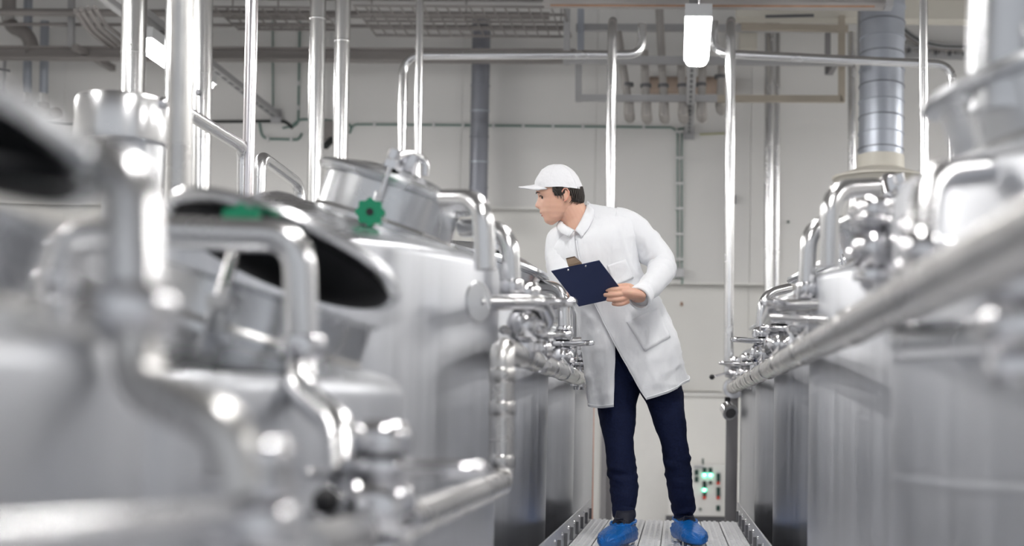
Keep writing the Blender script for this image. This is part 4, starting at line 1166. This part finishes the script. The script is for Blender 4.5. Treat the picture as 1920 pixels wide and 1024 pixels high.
# ---- shoes, laces and blue covers
def shoe(heel, ankle, toe, hw, name_label):
    """heel, ankle, toe: world points on the walkway"""
    heel, toe = V(heel), V(toe)
    ax = (toe-heel); L = ax.length; ax.normalize(); sx = V((ax.y, -ax.x, 0)).normalized()
    def ring(t, w_, h, z0, seg=36):
        c = heel+ax*(L*t); out = []
        for k in range(seg):
            a = 2*math.pi*k/seg
            cs, sn = math.cos(a), math.sin(a)
            x = w_*math.copysign(abs(cs)**.8, cs)
            z = z0+h*(.5+.5*math.copysign(abs(sn)**.85, sn))
            p = V((c.x+sx.x*x, c.y+sx.y*x, WZ+.004+z))
            out.append(p)
        return out
    def cover():
        mb = MB(); rows = []
        T = [(-.05, .02, .03, .02), (-.035, .034, .065, .005), (.0, .046, .080, 0), (.12, .052, .092, 0), (.28, .054, .096, 0), (.45, .057, .090, 0), (.62, .060, .078, 0), (.80, .058, .066, 0), (.93, .047, .054, 0), (1.02, .030, .042, .002), (1.05, .012, .024, .008)]
        for t, w_, h, z0 in T:
            rg = ring(t, w_*hw, h, z0, 44)
            for k, p in enumerate(rg):
                g = .0028*math.sin(k*1.9+t*9)*min(1, (p.z-WZ)/.05)+.004*noise.noise(p*38)
                rg[k] = p+V((sx.x*g, sx.y*g, g*.8 if p.z > WZ+.02 else 0))
            rows.append(rg)
        mb.loft(rows); return mb
    cv = part('shoe_cover', cover(), M_FILM, person, ang=180, label=name_label)
    # dark shoe tongue and collar rising out of the cover
    sh = MB()
    c0 = heel+ax*(L*.16); c1 = heel+ax*(L*.34)
    sh.loft([[V((c.x+sx.x*w2*math.cos(a)+ax.x*l2*math.sin(a), c.y+sx.y*w2*math.cos(a)+ax.y*l2*math.sin(a), WZ+z+sl_*math.sin(a))) for a in [2*math.pi*k/28 for k in range(28)]]
             for c, w2, l2, z, sl_ in ((c1, .040, .085, .070, -.01), (c1*.6+c0*.4, .043, .078, .096, -.02), (c0, .041, .056, .120, -.016), (c0, .036, .046, .14, -.006))])
    so_ = part('shoe', sh, M_SHOE, person, ang=180)
    for i in range(4):
        c = heel+ax*(L*(.34+.055*i)); z = WZ+.106-.010*i
        part('lace', MB().tube([V((c.x-sx.x*.03, c.y-sx.y*.03, z-.008)), V((c.x, c.y, z+.006)), V((c.x+sx.x*.03, c.y+sx.y*.03, z-.008))], .0035, 6), M_SHOE, so_)
    c = heel+ax*(L*.42)
    for s_ in (-1, 1):
        pts = [V((c.x, c.y, WZ+.110))]
        for k in range(1, 9):
            a = k/8*math.pi*1.5
            pts.append(V((c.x+s_*sx.x*(.010+.014*math.sin(a*.5))+ax.x*.02*k/8, c.y+s_*sx.y*(.010+.014*math.sin(a*.5))+ax.y*.02*k/8, WZ+.112+.008*math.sin(a)-.004*k)))
        part('lace_loop', MB().tube(pts, .003, 6), M_SHOE, so_)
    # gathered elastic edge of the cover
    el = []
    for k in range(40):
        a = 2*math.pi*k/40
        cc = heel+ax*(L*.24); l2, w2 = .088, .048
        el.append(V((cc.x+sx.x*w2*math.cos(a)+ax.x*l2*math.sin(a), cc.y+sx.y*w2*math.cos(a)+ax.y*l2*math.sin(a), WZ+.094-.010*math.sin(a)+.002*math.sin(9*a))))
    part('elastic_edge', MB().tube(el, .0055, 8, closed=True), M_FILM, cv)
hl = V((P(1177, 1000, 5.87).x, 5.90, WZ))
shoe(hl, None, hl+V((-.075, -.29, 0)), 1.0, 'blue film shoe cover on the foot beside the left tanks')
hr = V((P(1276, 1000, 6.12).x, 6.13, WZ))
shoe(hr, None, hr+V((.075, -.30, 0)), 1.0, 'blue film shoe cover on the foot below the control panel')

# ------------------------------------------------------------------ clipboard
TLc, TRc, BLc = q(1033.5, 509, -.475), q(1124, 489, -.475), q(1085.5, 575, -.325)
BRc = TRc+BLc-TLc
ux = (TRc-TLc); uy = (BLc-TLc); nrm = ux.cross(uy).normalized()
if nrm.y > 0: nrm = -nrm
cbt = thing('clipboard', BLc, 'navy clipboard with a bronze clip held in the man\'s hand', 'clipboard')
def slab(a, b, c, dd, n, th):
    mb = MB(); vs = [a, b, c, dd]+[p+n*th for p in (a, b, c, dd)]
    mb.add(vs, [(0,1,2,3),(7,6,5,4),(0,4,5,1),(1,5,6,2),(2,6,7,3),(3,7,4,0)]); return mb
part('board', slab(TLc, TRc, BRc, BLc, nrm, -.004), M_BOARD, cbt, smooth=False)
k = .04
part('paper', slab(TLc.lerp(BRc, k)-nrm*.005, TRc.lerp(BLc, k)-nrm*.005, BRc.lerp(TLc, k)-nrm*.005, BLc.lerp(TRc, k)-nrm*.005, nrm, -.003), M_PAPER, cbt, smooth=False)
mid = TLc.lerp(TRc, .50); ex = ux.normalized(); ey = uy.normalized()
cl = MB()
def clp(x, y, z): return mid+ex*x-ey*y+nrm*z
cl.loft([[clp(-.027, -.004, -.014), clp(-.027, .004, -.014), clp(-.018, .036, -.020), clp(.018, .036, -.020), clp(.027, .004, -.014), clp(.027, -.004, -.014)],
         [clp(-.027, -.004, -.007), clp(-.027, .004, -.005), clp(-.018, .036, -.012), clp(.018, .036, -.012), clp(.027, .004, -.005), clp(.027, -.004, -.007)]])
part('clip', cl, M_CLIP, cbt, smooth=False, label='bronze spring clip')
part('clip_bar', MB().tube([clp(-.026, .004, -.006), clp(.026, .004, -.006)], .004, 8), M_CLIP, cbt)
for s in (-.036, .036):
    part('rivet', MB().lathe([(0, 0), (.004, 0), (.003, .002), (0, .0025)], 10, axis_mtx(clp(s, -.012, 0), nrm)), M_VALVE, cbt)
